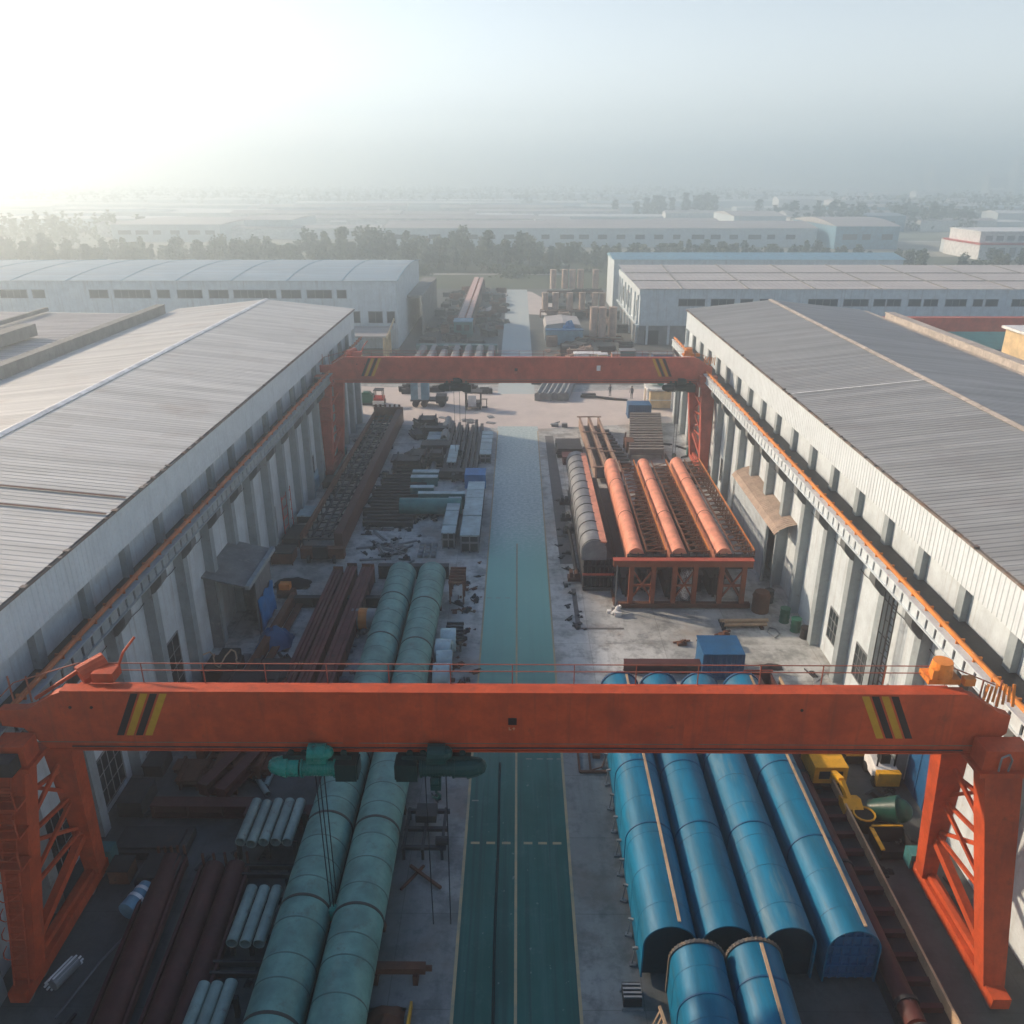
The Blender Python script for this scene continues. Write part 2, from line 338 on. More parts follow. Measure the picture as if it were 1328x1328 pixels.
# ------------------------------------------------------------------ the two long workshops
def ribs(y0, y1, pitch, d):
    """(y, offset) pairs of a trapezoidal rib profile"""
    out = []; y = y0
    while y < y1 - pitch:
        out += [(y, 0), (y+pitch*.62, 0), (y+pitch*.72, d), (y+pitch*.9, d)]; y += pitch
    out.append((y1, 0)); return out
def workshop(s, label):
    Y0, Y1 = -12.0, 108.0
    XB = 21.0 if s < 0 else 21.6; XC = 20.0; XW = XC + .62; XU = XB + .42
    root = thing('workshop', label, 'workshop', (s*32, 48, 0), 'long workshops flanking the yard')
    rf = M['roof'] if s < 0 else M['roof_r']
    b = MB()
    pr = ribs(Y0, Y1, .46, .026)
    for xa, za, xb, zb in ((XB-.12, 13.78, 32, 14.92), (32, 14.92, 43.4, 13.75)):
        vs = []
        for y, d in pr: vs += [(s*xa, y, za+d), (s*xb, y, zb+d)]
        b.add(vs, [(2*k, 2*k+1, 2*k+3, 2*k+2) for k in range(len(pr)-1)])
    roof = b.build('roof', rf, root)
    b = MB(); b.prism([(s*31.65,14.95),(s*32,15.06),(s*32.35,14.95),(s*32.3,14.9),(s*31.7,14.9)], Y0, Y1); b.build('ridge_cap', M['white'] if s<0 else M['concrete_w'], roof)
    b = MB(); b.box(*sorted((s*(XB-.2), s*(XB-.04))), Y0, Y1, 13.6, 13.72)
    r2 = random.Random(3+s)
    y = Y0
    while y < Y1:
        if r2.random() < .6: b.box(*sorted((s*(XB-.34), s*(XB-.02-.2*r2.random()))), y, y+.1+.3*r2.random(), 13.72, 13.78+.06*r2.random())
        y += .5+r2.random()
    b.build('gutter', M['gutter'], roof)
    # two lighter sheets with rusty joints, as on one bay of the roof
    b = MB()
    if s < 0:
        for y in (38.9, 41.2): b.add([(s*(XB-.1),y,13.88),(s*31.6,y,14.99),(s*31.6,y+.22,14.99),(s*(XB-.1),y+.22,13.88)], [(0,1,2,3)])
        b.build('rusty_joint', M['rust'], roof)
    else:
        b.add([(s*(XB-.1),64,13.88),(s*31.6,64,14.99),(s*31.6,64.16,14.99),(s*(XB-.1),64.16,13.88)], [(0,1,2,3)]); b.build('pale_joint', M['white'], roof)
    # corrugated band under the eave
    pb = ribs(Y0, Y1, .4, .03); vs = []
    for y, d in pb: vs += [(s*(XB-d), y, 11.4), (s*(XB-d), y, 13.75)]
    b = MB(); b.add(vs, [(2*k, 2*k+1, 2*k+3, 2*k+2) for k in range(len(pb)-1)])
    b.box(*sorted((s*(XB+.02), s*(XU))), Y0, Y1, 11.36, 11.46)
    b.build('eave_band', M['band'], root)
    # wall
    b = MB(); b.box(*sorted((s*XU, s*(XU+.3))), Y0, Y1-.3, 8.6, 13.6); b.box(*sorted((s*XW, s*(XW+.3))), Y0, Y1-.3, 0, 8.7); b.box(*sorted((s*(XW-.12), s*(XU))), Y0, Y1-.3, 8.7, 8.82)
    wall = b.build('wall', M['wall'], root)
    b = MB(); prof = [(s*(XB+.0),0),(s*(XB+.0),13.7),(s*32,14.85),(s*43.3,13.7),(s*43.3,0)]
    b.prism(prof, Y1-.25, Y1-.02); b.build('gable_wall', M['wall'], root)
    b = MB(); b.box(*sorted((s*43.0, s*43.3)), Y0, Y1-.3, 0, 13.6); b.build('rear_wall', M['wall'], root)
    # stepped columns with brackets
    k0 = int((Y0-31.7)//4.5)+1; cols = []
    cb = MB(); Yc = 31.7
    cb.box(*sorted((s*XC, s*XW)), Yc-.32, Yc+.32, 0, 9.2)
    cb.box(*sorted((s*(XB+.06), s*XU)), Yc-.3, Yc+.3, 8.82, 11.36)
    br = MB(); br.prism([(s*XC,8.55),(s*(XC-.2),8.65),(s*(XC-.62),9.2),(s*(XC-.68),9.4),(s*(XC-.68),9.745),(s*(XC+.5),9.745),(s*(XC+.5),9.205),(s*XC,9.205)], Yc-.38, Yc+.38)
    c0 = cb.build('column', M['column'], root); b0 = br.build('bracket', M['bracket'], c0)
    for k in range(k0, int((Y1-31.7)//4.5)+1):
        if k == 0: continue
        c = c0.copy(); COL.objects.link(c); c.location = (0, 4.5*k, 0)
        bb = b0.copy(); COL.objects.link(bb); bb.parent = c
    # runway beam on the brackets, with stiffeners, walkway and orange conductor rail
    b = MB()
    y = Y0
    while y < Y1-3.9: b.box(*sorted((s*19.42, s*19.5)), y, y+.7, 9.82, 10.5); y += .9
    b.box(*sorted((s*19.42, s*19.5)), y, Y1-3, 9.82, 10.5); b.box(*sorted((s*19.3, s*19.9)), Y0, Y1-3, 10.45, 10.53); b.box(*sorted((s*19.32, s*19.88)), Y0, Y1-3, 9.76, 9.82)
    rb = b.build('runway_beam', M['wall'] if s > 0 else M['column'], root)
    b = MB(); b.box(*sorted((s*19.62, s*19.66)), Y0, Y1-3, 9.84, 10.44)
    b.build('back_plate', M['dark'], rb)
    b = MB(); b.box(*sorted((s*19.92, s*(XU-.05))), Y0, Y1-3, 9.5, 9.56); b.build('walkway', M['dark'], rb)
    b = MB(); b.cyl((s*19.62,Y0,10.72),(s*19.62,Y1-3,10.72),.10,n=8); b.cyl((s*19.85,Y0,10.62),(s*19.85,Y1-3,10.62),.05,n=6)
    y = Y0+.7
    while y < Y1-3: b.box(*sorted((s*19.52, s*19.9)), y, y+.07, 10.53, 10.78); y += 1.5
    b.build('conductor_rail', M['rail'] if s > 0 else M['rust_rail'], rb)
    # cable drape under the ledge
    b = MB(); y = Y0
    while y < Y1-5:
        b.tube([(s*(XW-.1), y+4.5*t, 8.3-.35*math.sin(math.pi*t)) for t in (0,.25,.5,.75,1)], .025, 4); y += 4.5
    b.build('cable', M['black'], wall)
    dp = None
    for k in range(k0, int((Y1-31.7)//4.5)+1, 2):
        if dp is None: d0 = k; dp = MB().cyl((s*(XW-.1), 31.7+4.5*k+.55, .1), (s*(XW-.1), 31.7+4.5*k+.55, 8.6), .07, n=6).cyl((s*(XW-.1), 31.7+4.5*k+.55, 3.1), (s*(XW-.1), 31.7+4.5*k+.55, 3.2), .1, n=6).build('downpipe', M['gutter'], root)
        else: dq = dp.copy(); COL.objects.link(dq); dq.location = (0, 4.5*(k-d0), 0)
    def win(y0, y1, z0, z1, nx=4, nz=3, door=False):
        y0 += .25; y1 -= .25
        f = MB(); x = XW - .02
        f.box(*sorted((s*x, s*(x-.06))), y0-.07, y0, z0-.07, z1+.07); f.box(*sorted((s*x, s*(x-.06))), y1, y1+.07, z0-.07, z1+.07)
        f.box(*sorted((s*x, s*(x-.06))), y0, y1, z1, z1+.07); f.box(*sorted((s*x, s*(x-.06))), y0, y1, z0-.07, z0)
        for k in range(1, nx): yy = y0+(y1-y0)*k/nx; f.box(*sorted((s*x, s*(x-.045))), yy-.025, yy+.025, z0, z1)
        for k in range(1, nz): zz = z0+(z1-z0)*k/nz; f.box(*sorted((s*x, s*(x-.04))), y0, y1, zz-.02, zz+.02)
        fr = f.build('window', M['frame'], root)
        MB().box(*sorted((s*(x+.015), s*(x-.02))), y0, y1, z0, z1).build('pane', M['glass'], fr)
    bays = [31.7+4.5*k for k in range(-4, 17)]
    if s > 0:
        for yb in (45.2, 40.7, 36.2): win(yb+.9, yb+3.3, 1.5, 3.6)
        for yb in (76.7, 85.7, 90.2, 99.2): win(yb+.9, yb+3.4, .9, 3.2)
        x = XW-.03
        for yb in (31.7, 58.7):
            b = MB(); b.box(*sorted((s*x, s*(x-.05))), yb+.8, yb+3.8, 0, 3.6); [b.box(*sorted((s*(x-.052), s*(x-.09))), yb+.78+kk*.99, yb+.88+kk*.99, 0, 3.6) for kk in range(4)]
            b.build('door', M['bluedark'], root)
        # cage ladder fixed to the wall
        b = MB(); yl = 39.3; xl = XW-.5
        for dy in (-.25, .25): b.beam((s*xl, yl+dy, 1.2), (s*xl, yl+dy, 9.3), .06)
        for k in range(20): b.beam((s*xl, yl-.25, 1.4+k*.4), (s*xl, yl+.25, 1.4+k*.4), .04)
        for k in range(8): b.beam((s*xl, yl+(-.25 if k%2 else .25), 1.4+k), (s*(xl-.5), yl+(.25 if k%2 else -.25), 1.9+k), .04)
        for dy in (-.25, .25): b.beam((s*(xl-.5), yl+dy, 3), (s*(xl-.5), yl+dy, 9.3), .05)
        b.build('ladder', M['dark'], root)
    else:
        win(41.0, 44.0, .4, 4.2, 3, 4); win(76.9, 79.9, .6, 3.5); win(63.5, 65.6, .8, 3.6)
        win(90.4, 93.2, .8, 3.2); win(27.9, 30.8, .6, 3.6); win(32.5, 35.4, .5, 3.2)
        b = MB(); x = XW-.5
        for y_ in (66.0, 67.4):
            for dz in range(5): b.beam((s*x, y_, .4+dz*.9), (s*x, y_+1.4, .4+dz*.9), .06)
            for dy in (0, 1.4): b.beam((s*x, y_+dy, 0), (s*x, y_+dy, 4.3), .06)
        b.build('ladder', M['red'], root)
    return root
M['rust_rail'] = paint('dull orange rail', (.42, .12, .035), .6, dirt=(.18,.06,.03))
workshop(-1, 'long workshop with sunlit pale grey roof whose yard wall lies in shade')
workshop(1, 'long workshop with darker grey ribbed roof and sunlit white wall')
# roofs beyond the workshops
def parapet_roof(s, x0, x1, y0, y1, z, h, name, label):
    root = thing(name, label, 'building', (s*(x0+x1)/2, (y0+y1)/2, 0))
    b = MB(); b.box(*sorted((s*x0, s*x1)), y0, y1, 0, z); b.build('wall', M['wall'], root)
    b = MB(); pr = ribs(y0, y1, .9, .06); vs = []
    for y, d in pr: vs += [(s*(x0+1), y, z+.06+d), (s*x1, y, z+.5+d)]
    b.add(vs, [(2*k, 2*k+1, 2*k+3, 2*k+2) for k in range(len(pr)-1)]); b.build('roof', M['roof_far'], root)
    b = MB(); b.box(*sorted((s*x0, s*(x0+.9))), y0, y1, z, z+h); b.box(*sorted((s*(x0-.08), s*(x0+.98))), y0, y1, z+h, z+h+.1)
    b.build('parapet', M['concrete_w'] if s > 0 else M['parapet_grey'], root)
    return root
M['parapet_grey'] = paint('grey parapet', (.22,.215,.20), .85, dirt=(.12,.11,.1), streak=.4)
r_ = parapet_roof(-1, 43.6, 82, 20, 104.5, 13.6, 1.1, 'parapet_building', 'flat pale roof behind a grey parapet beside the sunlit pale workshop roof')
b = MB(); b.box(-52.4,-50.6,60,88,14.0,15.2); b.build('roof_wall', M['parapet_grey'], r_)
b = MB(); 
for x in (-58,-64.5,-71): b.box(x-.2,x+.2,20,104,14.05,14.5)
b.build('roof_joint', M['parapet_grey'], r_)
root = thing('parapet_wall', 'weathered pale concrete parapet along the edge of the dark grey workshop roof', 'wall', (45, 60, 0))
b = MB(); b.box(44.0,44.9,-10,101.5,0,14.3); b.build('wall', M['concrete_w'], root)
b = MB(); b.box(43.9,45.05,-10,101.6,14.3,14.42); b.build('coping', M['concrete_w'], root)
b = MB(); b.box(43.42,43.98,-10,107,13.6,13.75); b.build('gutter', M['concrete_w'], root)
# ------------------------------------------------------------------ far warehouses
def far_windows(root, rects, y, mat='glass'):
    for (x0, x1, z0, z1) in rects:
        fr = MB(); fr.box(x0-.1, x1+.1, y-.07, y, z0-.1, z0); fr.box(x0-.1, x1+.1, y-.07, y, z1, z1+.1)
        n = max(1, int((x1-x0)/1.2))
        for k in range(n+1): xx = x0+(x1-x0)*k/n; fr.box(xx-.05, xx+.05, y-.06, y, z0, z1)
        f = fr.build('window', M['frame'], root); MB().box(x0, x1, y-.03, y-.01, z0, z1).build('pane', M['glass'], f)
root = thing('warehouse', 'white warehouse with a blue grey vaulted roof and a strip of windows', 'warehouse', (-70, 170, 0))
b = MB(); b.box(-125,-21.7,152,188.8,0,12.0); b.build('wall', M['wall'], root)
prf = [(151.7+37.3*t, 12.05+1.05*math.sin(math.pi*t)**.9) for t in [k/14 for k in range(15)]]
b = MB(); xs = [-126+k*3.27 for k in range(33)]
vs = []
for i, x in enumerate(xs):
    e = .55*max(0, (-88-x)/38)
    for y, z in prf: vs.append((x, y, 12.05+(z-12.05)*(1-e)))
n = len(prf); fs = []
for i in range(len(xs)-1):
    for k in range(n-1): fs.append((i*n+k, i*n+k+1, (i+1)*n+k+1, (i+1)*n+k))
b.add(vs, fs); rf = b.build('roof', M['roof_blue'], root)
b = MB()
for x in xs[2::3]:
    e = .55*max(0, (-88-x)/38)
    for (ya, za), (yb, zb) in zip(prf, prf[1:]): b.beam((x, ya, 12.09+(za-12.05)*(1-e)), (x, yb, 12.09+(zb-12.05)*(1-e)), .16, .1)
b.build('roof_seam', M['bluesheet'], rf)
b = MB(); b.prism([(152,11.95)]+prf[1:-1]+[(188.7,11.95)], -21.9, -21.66, 'x'); b.build('gable', M['wall'], root)
def xs_at(px, Yv, py=380):
    r = ray(px, py); return r[0]*Yv/r[1]
far_windows(root, [(xs_at(a,152), xs_at(c,152), 9.05, 10.35) for a, c in ((-60,-20),(0,35),(42,58),(116,140),(148,195),(204,220),(230,262),(271,296),(303,358),(365,390),(398,430),(437,449))], 152)
far_windows(root, [(xs_at(a,152,410), xs_at(c,152,410), 4.7, 6.6) for a, c in ((452,467),(478,496),(502,512))], 152)
b = MB(); b.box(-21.6,-18.6,166,196,7.2,7.6); b.box(-18.9,-18.6,166,196,0,7.2); b.box(-21.6,-18.6,195.7,196,0,7.2)
for y in range(167,196,3): b.box(-18.58,-18.5,y,y+.25,0,7.3)
b.build('side_annex', M['parapet_grey'], root)
root = thing('loading_canopy', 'flat pale canopy on cream posts in front of the vaulted roof warehouse', 'canopy', (-26, 146, 0))
b = MB(); b.box(-31,-22.4,141.5,151.4,3.9,4.15); b.build('roof', M['roof_far'], root)
for x, y in ((-22.7,141.8),(-22.7,145),(-22.7,148.2),(-30.7,141.8),(-26.8,141.8)): MB().box(x-.22,x+.22,y-.22,y+.22,0,3.9).build('post', M['cream'], root)
b = MB(); b.prism([(141.5,3.95),(151.4,5.6),(151.4,5.2),(141.5,3.5)], -22.35, -22.15, 'x'); b.build('side_beam', M['cream'], root)
root = thing('warehouse', 'long warehouse with a pale flat roof, shaded front and sunlit white end wall', 'warehouse', (65, 173, 0))
b = MB(); b.box(22.4,130,156,190,3.5,10.1); b.build('wall', M['wall'], root)
b = MB(); b.box(22.5,129.9,156.3,189.9,0,3.5); b.build('plinth_wall', M['steel'], root)
for x in range(24, 128, 4): MB().box(x-.2, x+.2, 156-.03, 156.25, 0, 3.45).build('plinth_post', M['wall'], root)
for x in (23.6, 31.5, 44): MB().box(x, x+2.6, 156.18, 156.28, 0, 2.6).build('door', M['dark'], root)
b = MB(); pr = ribs(22.0, 130.2, 1.2, .05); vs = []
for x, d in pr: vs += [(x, 155.7, 10.15+d), (x, 190.3, 10.95+d)]
b.add(vs, [(2*k, 2*k+1, 2*k+3, 2*k+2) for k in range(len(pr)-1)]); rf = b.build('roof', M['roof_far'], root)
b = MB()
for x in range(30, 128, 12): b.beam((x,155.7,10.27),(x+1.5,190.3,11.07),.22,.1)
for y, z in ((166,10.5),(177,10.76)): b.box(22, 130, y-.12, y+.12, z-.1, z+.02)
b.build('roof_seam', M['parapet_grey'], rf)
b = MB(); b.box(22.25,22.39,156,190,8.9,10.1); b.box(22.0,22.4,156,190,3.2,3.6)
for y in (157.5,162,168,172,177,183,187): b.box(22.1,22.4,y,y+.5,0,8.9)
b.build('end_wall_trim', M['wall'], root)
for y in (159,170,174,180,184.5):
    f = MB().box(22.33,22.39,y,y+1.6,4.6,7.6).build('window', M['frame'], root); MB().box(22.31,22.32,y+.1,y+1.5,4.7,7.5).build('pane', M['glass'], f)
far_windows(root, [(xs_at(a,156,393), xs_at(c,156,393), 7.15, 8.3) for a, c in ((880,914),(922,952),(960,976),(985,996),(1048,1086),(1094,1126),(1133,1148),(1150,1168),(1178,1194),(1198,1216),(1226,1253),(1262,1274),(1278,1294),(1312,1345))], 156)
root = thing('blue_shed', 'pale blue sheet roof just behind the flat roofed long warehouse', 'building', (55, 205, 0))
b = MB(); b.box(22,88,198,212,0,11.3); b.build('wall', M['wall'], root)
b = MB(); b.prism([(197.6,11.35),(205,12.3),(212.4,11.35)], 21.6, 88.4, 'x'); b.build('roof', M['bluesheet'], root)
# yard behind the dark grey workshop
root = thing('overhead_crane', 'red overhead crane girder in the yard behind the dark grey workshop roof', 'crane', (75, 118, 0))
b = MB(); b.box(48,110,117.4,118.6,9.3,11.2); b.build('girder', M['orange_far'], root)
for x in (50,108): MB().taper((x,118,0),(1.2,1.2),(x,118,9.3),(1.8,1.4)).build('leg', M['orange_far'], root)
b = MB(); b.box(70,72.5,117,119,8.2,9.2); b.cyl((70.2,118,8.0),(72.3,118,8.0),.5); b.build('hoist', M['teal'], root)
root = thing('cream_shed', 'cream shed with white side posts beyond the weathered concrete parapet', 'shed', (62, 96, 0))
b = MB(); b.box(58.5,66,93,101,0,12.6); b.build('wall', M['cream'], root)
b = MB(); b.box(58.1,66.4,92.6,101.4,12.6,12.9); b.build('roof', M['white'], root)
for x in (58.3,61,64): MB().taper((x,92.8,0),(.5,.3),(x,92.8,12.6),(.5,.3)).build('post', M['white'], root)
root = thing('dark_shed', 'low dark blue shed under the red overhead crane', 'shed', (85, 128, 0))
MB().box(60,112,122,136,0,6.0).build('wall', M['bluedark'], root); MB().prism([(121.5,6.02),(129,7.4),(136.5,6.02)],59.5,112.5,'x').build('roof', M['teal'], root)
# ------------------------------------------------------------------ gantry cranes
M['rail_dull'] = paint('dull railing paint', (.30,.10,.06), .6, dirt=(.15,.07,.05))
def gantry(Y, xl, xr, label, m, far=False):
    """single girder gantry crane: xl / xr are the girder ends"""
    root = thing('gantry_crane', label, 'crane', ((xl+xr)/2, Y, 0), 'gantry cranes spanning the yard')
    zt, zb = 12.15, 9.58
    prof = [(xl,10.6),(xl,11.3),(xl+.95,11.32),(xl+1.25,11.4),(xl+2.15,11.98),(xl+2.6,zt),(xr-1.9,zt),(xr-1.45,12.02),(xr-.45,11.35),(xr,11.2),(xr,10.45),(xr-.9,zb),(xl+1.5,zb),(xl+.8,10.5)]
    b = MB(); b.prism([(x, z) for x, z in prof], Y-.28, Y+.12)
    b.box(xl+2.5, xr-1.8, Y-.33, Y+.16, zt+.002, zt+.045)                                     # top flange
    b.box(xl+1.6, xr-1.0, Y-.34, Y+.18, zb-.07, zb-.002)                                      # bottom flange
    for k in range(1, 12):
        x = xl+2.2+(xr-xl-4.4)*k/12; b.box(x-.012, x+.012, Y-.288, Y-.281, zb+.05, zt-.05)    # plate joints
    g = b.build('girder', m, root)
    b = MB(); b.box(xl+1.0, xr-.6, Y-.29, Y-.281, zb+.28, zb+.31); b.build('weld_line', M['weld'], g)
    for xsp in (-6.3, 6.6):
        b = MB(); b.box(xsp-.3, xsp+.3, Y-.292, Y-.281, zb+.12, zt-.1)
        for i in range(9):
            for dx in (-.2,-.08,.08,.2): b.cyl((xsp+dx, Y-.306, zb+.25+i*.25), (xsp+dx, Y-.29, zb+.25+i*.25), .022, n=6)
        b.build('splice_plate', m, g)
    b = MB(); b.tube([(xl+2.5, Y-.32, zb+.12), (-9, Y-.32, zb+.1), (2, Y-.32, zb+.12), (xr-1.5, Y-.32, zb+.1)], .028, 5); b.build('conduit', M['dark'], g)
    # hazard stripes, two black and two yellow bars on each end
    for sgn, x0 in ((1, -14.85), (-1, 14.6)):
        x0 = x0 * (xr-xl)/37.6
        for k, mm in enumerate(('k','y','k','y') if sgn > 0 else ('k','y','k','y')):
            x = x0 + sgn*k*.36; d = .27; sl = .62*sgn
            b = MB(); zz0, zz1 = zb+.62, zt-.08
            pts = [(x-sl*.35, zz0), (x-sl*.35+sgn*d, zz0), (x+sl+sgn*d, zz1), (x+sl, zz1)]
            b.prism(pts, Y-.297, Y-.283); b.build('hazard_stripe', M['stripe_'+mm], g)
    # small plates and holes on the web
    b = MB(); b.box(-.32,.0,Y-.31,Y-.281,10.75,11.05); b.box(-.22,-.1,Y-.33,Y-.31,10.83,10.98)
    for x in (-15.9,-16.7,10.6): b.cyl((x,Y-.31,11.45),(x,Y-.27,11.45),.06,n=8)
    b.build('maker_plate', M['black'], g)
    b = MB(); b.box(-.3,-.2,Y-.288,Y-.281,10.5,10.53); b.box(-.3,-.27,Y-.288,Y-.281,10.5,10.62); b.box(-.12,-.09,Y-.288,Y-.281,10.5,10.62); b.box(-.16,-.06,Y-.288,Y-.281,10.56,10.58); b.build('marking', M['tan'], g)
    if far: MB().box(8.2,8.6,Y-.31,Y-.281,10.8,11.35).build('notice_plate', M['white'], g)
    # walkway and railing behind
    b = MB(); b.box(xl+2.6, xr-1.9, Y+.125, Y+.95, 11.68, 11.74)
    b.build('walkway', m, root)
    b = MB(); x = xl+2.7
    n = 14
    for k in range(n+1):
        x = xl+2.7+(xr-xl-4.7)*k/n; b.beam((x, Y+.93, 11.75), (x, Y+.93, 12.62), .035)
    for z in (12.3, 12.61): b.beam((xl+2.7, Y+.93, z), (xr-2.0, Y+.93, z), .032)
    for a, q in (((xl+2.7,Y+.93,12.61),(xl+.3,Y+.5,12.0)),((xl+.3,Y+.5,12.0),(xl-.2,Y+.3,11.5)),((xr-2.0,Y+.93,12.61),(xr-.2,Y+.5,12.0))): b.beam(a, q, .04)
    for x in (xl+.2, xl+.9, xr-.9, xr-.2): b.beam((x, Y+.4, 11.2), (x, Y+.4, 12.35), .05)
    b.build('railing', M['rail_dull'], root)
    # cable drums / travel boxes on the ends
    b = MB(); b.cyl((xl+2.9,Y+.5,12.3),(xl+3.6,Y+1.2,12.5),.42,n=14); b.box(xl+3.5,xl+4.3,Y+.2,Y+.9,12.2,12.6); b.beam((xl+1.2,Y+.2,11.5),(xl+3.0,Y+.6,12.6),.12); b.tube([(xl+4.3,Y+.8,12.6),(xl+4.5,Y+.9,13.1),(xl+4.9,Y+1.2,13.6)],.05)
    b.build('cable_drum', m, root)
    b = MB(); b.cyl((xr-2.4,Y+.7,12.25),(xr-2.4,Y+.7,13.0),.46,.36,n=14); b.box(xr-3.0,xr-1.8,Y+.3,Y+1.1,12.2,12.42); b.box(xr-2.9,xr-2.7,Y+.3,Y+.5,12.4,12.8); b.box(xr-1.7,xr-1.3,Y+.2,Y+.5,12.2,12.5)
    for k in range(7): b.beam((xr-.9+.2*k,Y+.2,11.3+.1*(k%3)),(xr-.6+.16*k,Y+.5,12.1-.1*(k%2)),.09)
    b.build('drive_unit', M['rail'], root)
    # legs
    for s, xe in ((-1, xl), (1, xr)):
        wide = 1.0
        ft = (xe*.978, Y-.9, 9.35); fb = (s*18.55 + (xe - s*18.6)*.6, Y-2.95, .9)
        rt = (xe*.915, Y+.35, 9.55); rb_ = (s*18.45 + (xe - s*18.6)*.6, Y+2.35, .9)
        b = MB(); b.taper(fb, (.82,.7), ft, (1.4,.85)); b.box(ft[0]-1.0, ft[0]+1.0, Y-1.5, Y+.1, 9.36, 9.55); b.box(ft[0]-.85, ft[0]+.85, Y-1.3, Y-.42, 9.55, 10.4)
        leg = b.build('leg', m, root)
        b = MB(); b.taper(rb_, (.6,.7), rt, (1.1,.8)); b.build('leg', m, root)
        # sill beam on wheels
        b = MB(); b.box(fb[0]-.35, fb[0]+.35, Y-3.9, Y+3.3, .45, .95); sb = b.build('sill_beam', m, root)
        for yy in (Y-3.4, Y-2.3, Y+1.8, Y+2.8): MB().cyl((fb[0]-.14, yy, .3), (fb[0]+.14, yy, .3), .3, n=16).build('wheel', M['steel'], sb)
        MB().box(fb[0]-.5, fb[0]+.5, Y+2.95, Y+3.6, .5, 1.25).build('motor', M['teal'], sb)
        # lattice between the legs
        def on(a, c, t): return tuple(a[i]+(c[i]-a[i])*t for i in range(3))
        b = MB()
        for t0, t1 in ((.9,.62),(.62,.9),(.62,.36),(.36,.62)): b.beam(on(fb,ft,t0), on(rb_,rt,t1), .14)
        for t in (.36,.62,.82): b.beam(on(fb,ft,t), on(rb_,rt,t), .14)
        b.build('brace', m, root)
        b = MB(); b.beam(on(fb,ft,.08), on(rb_,rt,.34), .34, .3); b.beam(on(fb,ft,.03), on(rb_,rt,.03), .24); b.build('brace', m, root)
        if s < 0:
            # caged ladder and landings on the front of the leg
            b = MB()
            for k in range(30):
                p = on(fb, ft, .04+k*.031); b.beam((p[0]-.28, p[1]-.62, p[2]), (p[0]+.28, p[1]-.62, p[2]), .04)
            for dx in (-.28,.28): b.beam((fb[0]+dx, fb[1]-.6, fb[2]), (ft[0]+dx, ft[1]-.62, ft[2]), .055)
            for k in range(9):
                p = on(fb, ft, .2+k*.09); pts = [(p[0]+.42*math.cos(a), p[1]-.65-.6*math.sin(a), p[2]) for a in [math.pi*q/6 for q in range(7)]]; b.tube(pts, .022, 4)
            b.build('ladder', m, leg)
            b = MB()
            for z, w in ((8.3,1.25),(7.2,1.2),(6.0,1.1)):
                p = on(fb, ft, (z-.9)/8.4); b.box(p[0]-w, p[0]+.75, p[1]-1.15, p[1]-.46, z, z+.08)
                for dx in (-w,-.4,.7): b.beam((p[0]+dx,p[1]-1.12,z),(p[0]+dx,p[1]-1.12,z+.9),.045)
                b.beam((p[0]-w,p[1]-1.12,z+.9),(p[0]+.7,p[1]-1.12,z+.9),.045); b.beam((p[0]-w,p[1]-1.12,z+.45),(p[0]+.7,p[1]-1.12,z+.45),.04)
            b.build('landing', m, leg)
            b = MB(); b.box(ft[0]-.75,ft[0]-.1,ft[1]-1.25,ft[1]-.5,9.62,10.35); b.box(ft[0]+.05,ft[0]+.7,ft[1]-1.1,ft[1]-.5,9.6,10.2); b.build('electric_box', M['dark'], leg)
        else:
            b = MB(); b.tube([(ft[0]-.3,ft[1]-.5,9.6),(ft[0]-.3,ft[1]-.5,10.2),(ft[0]-.05,ft[1]-.5,10.35),(ft[0]+.1,ft[1]-.5,10.1),(ft[0]+.05,ft[1]-.5,9.6)],.04); b.build('lifting_eye', M['steel'], leg)
    return root
gantry(26.22, -19.45, 18.4, 'orange gantry crane with caged ladder leg crossing over the blue covers', M['orange'])
gantry(86.0, -20.6, 20.2, 'faded red gantry crane by the pale crossing road with a white plate', M['orange_far'], True)
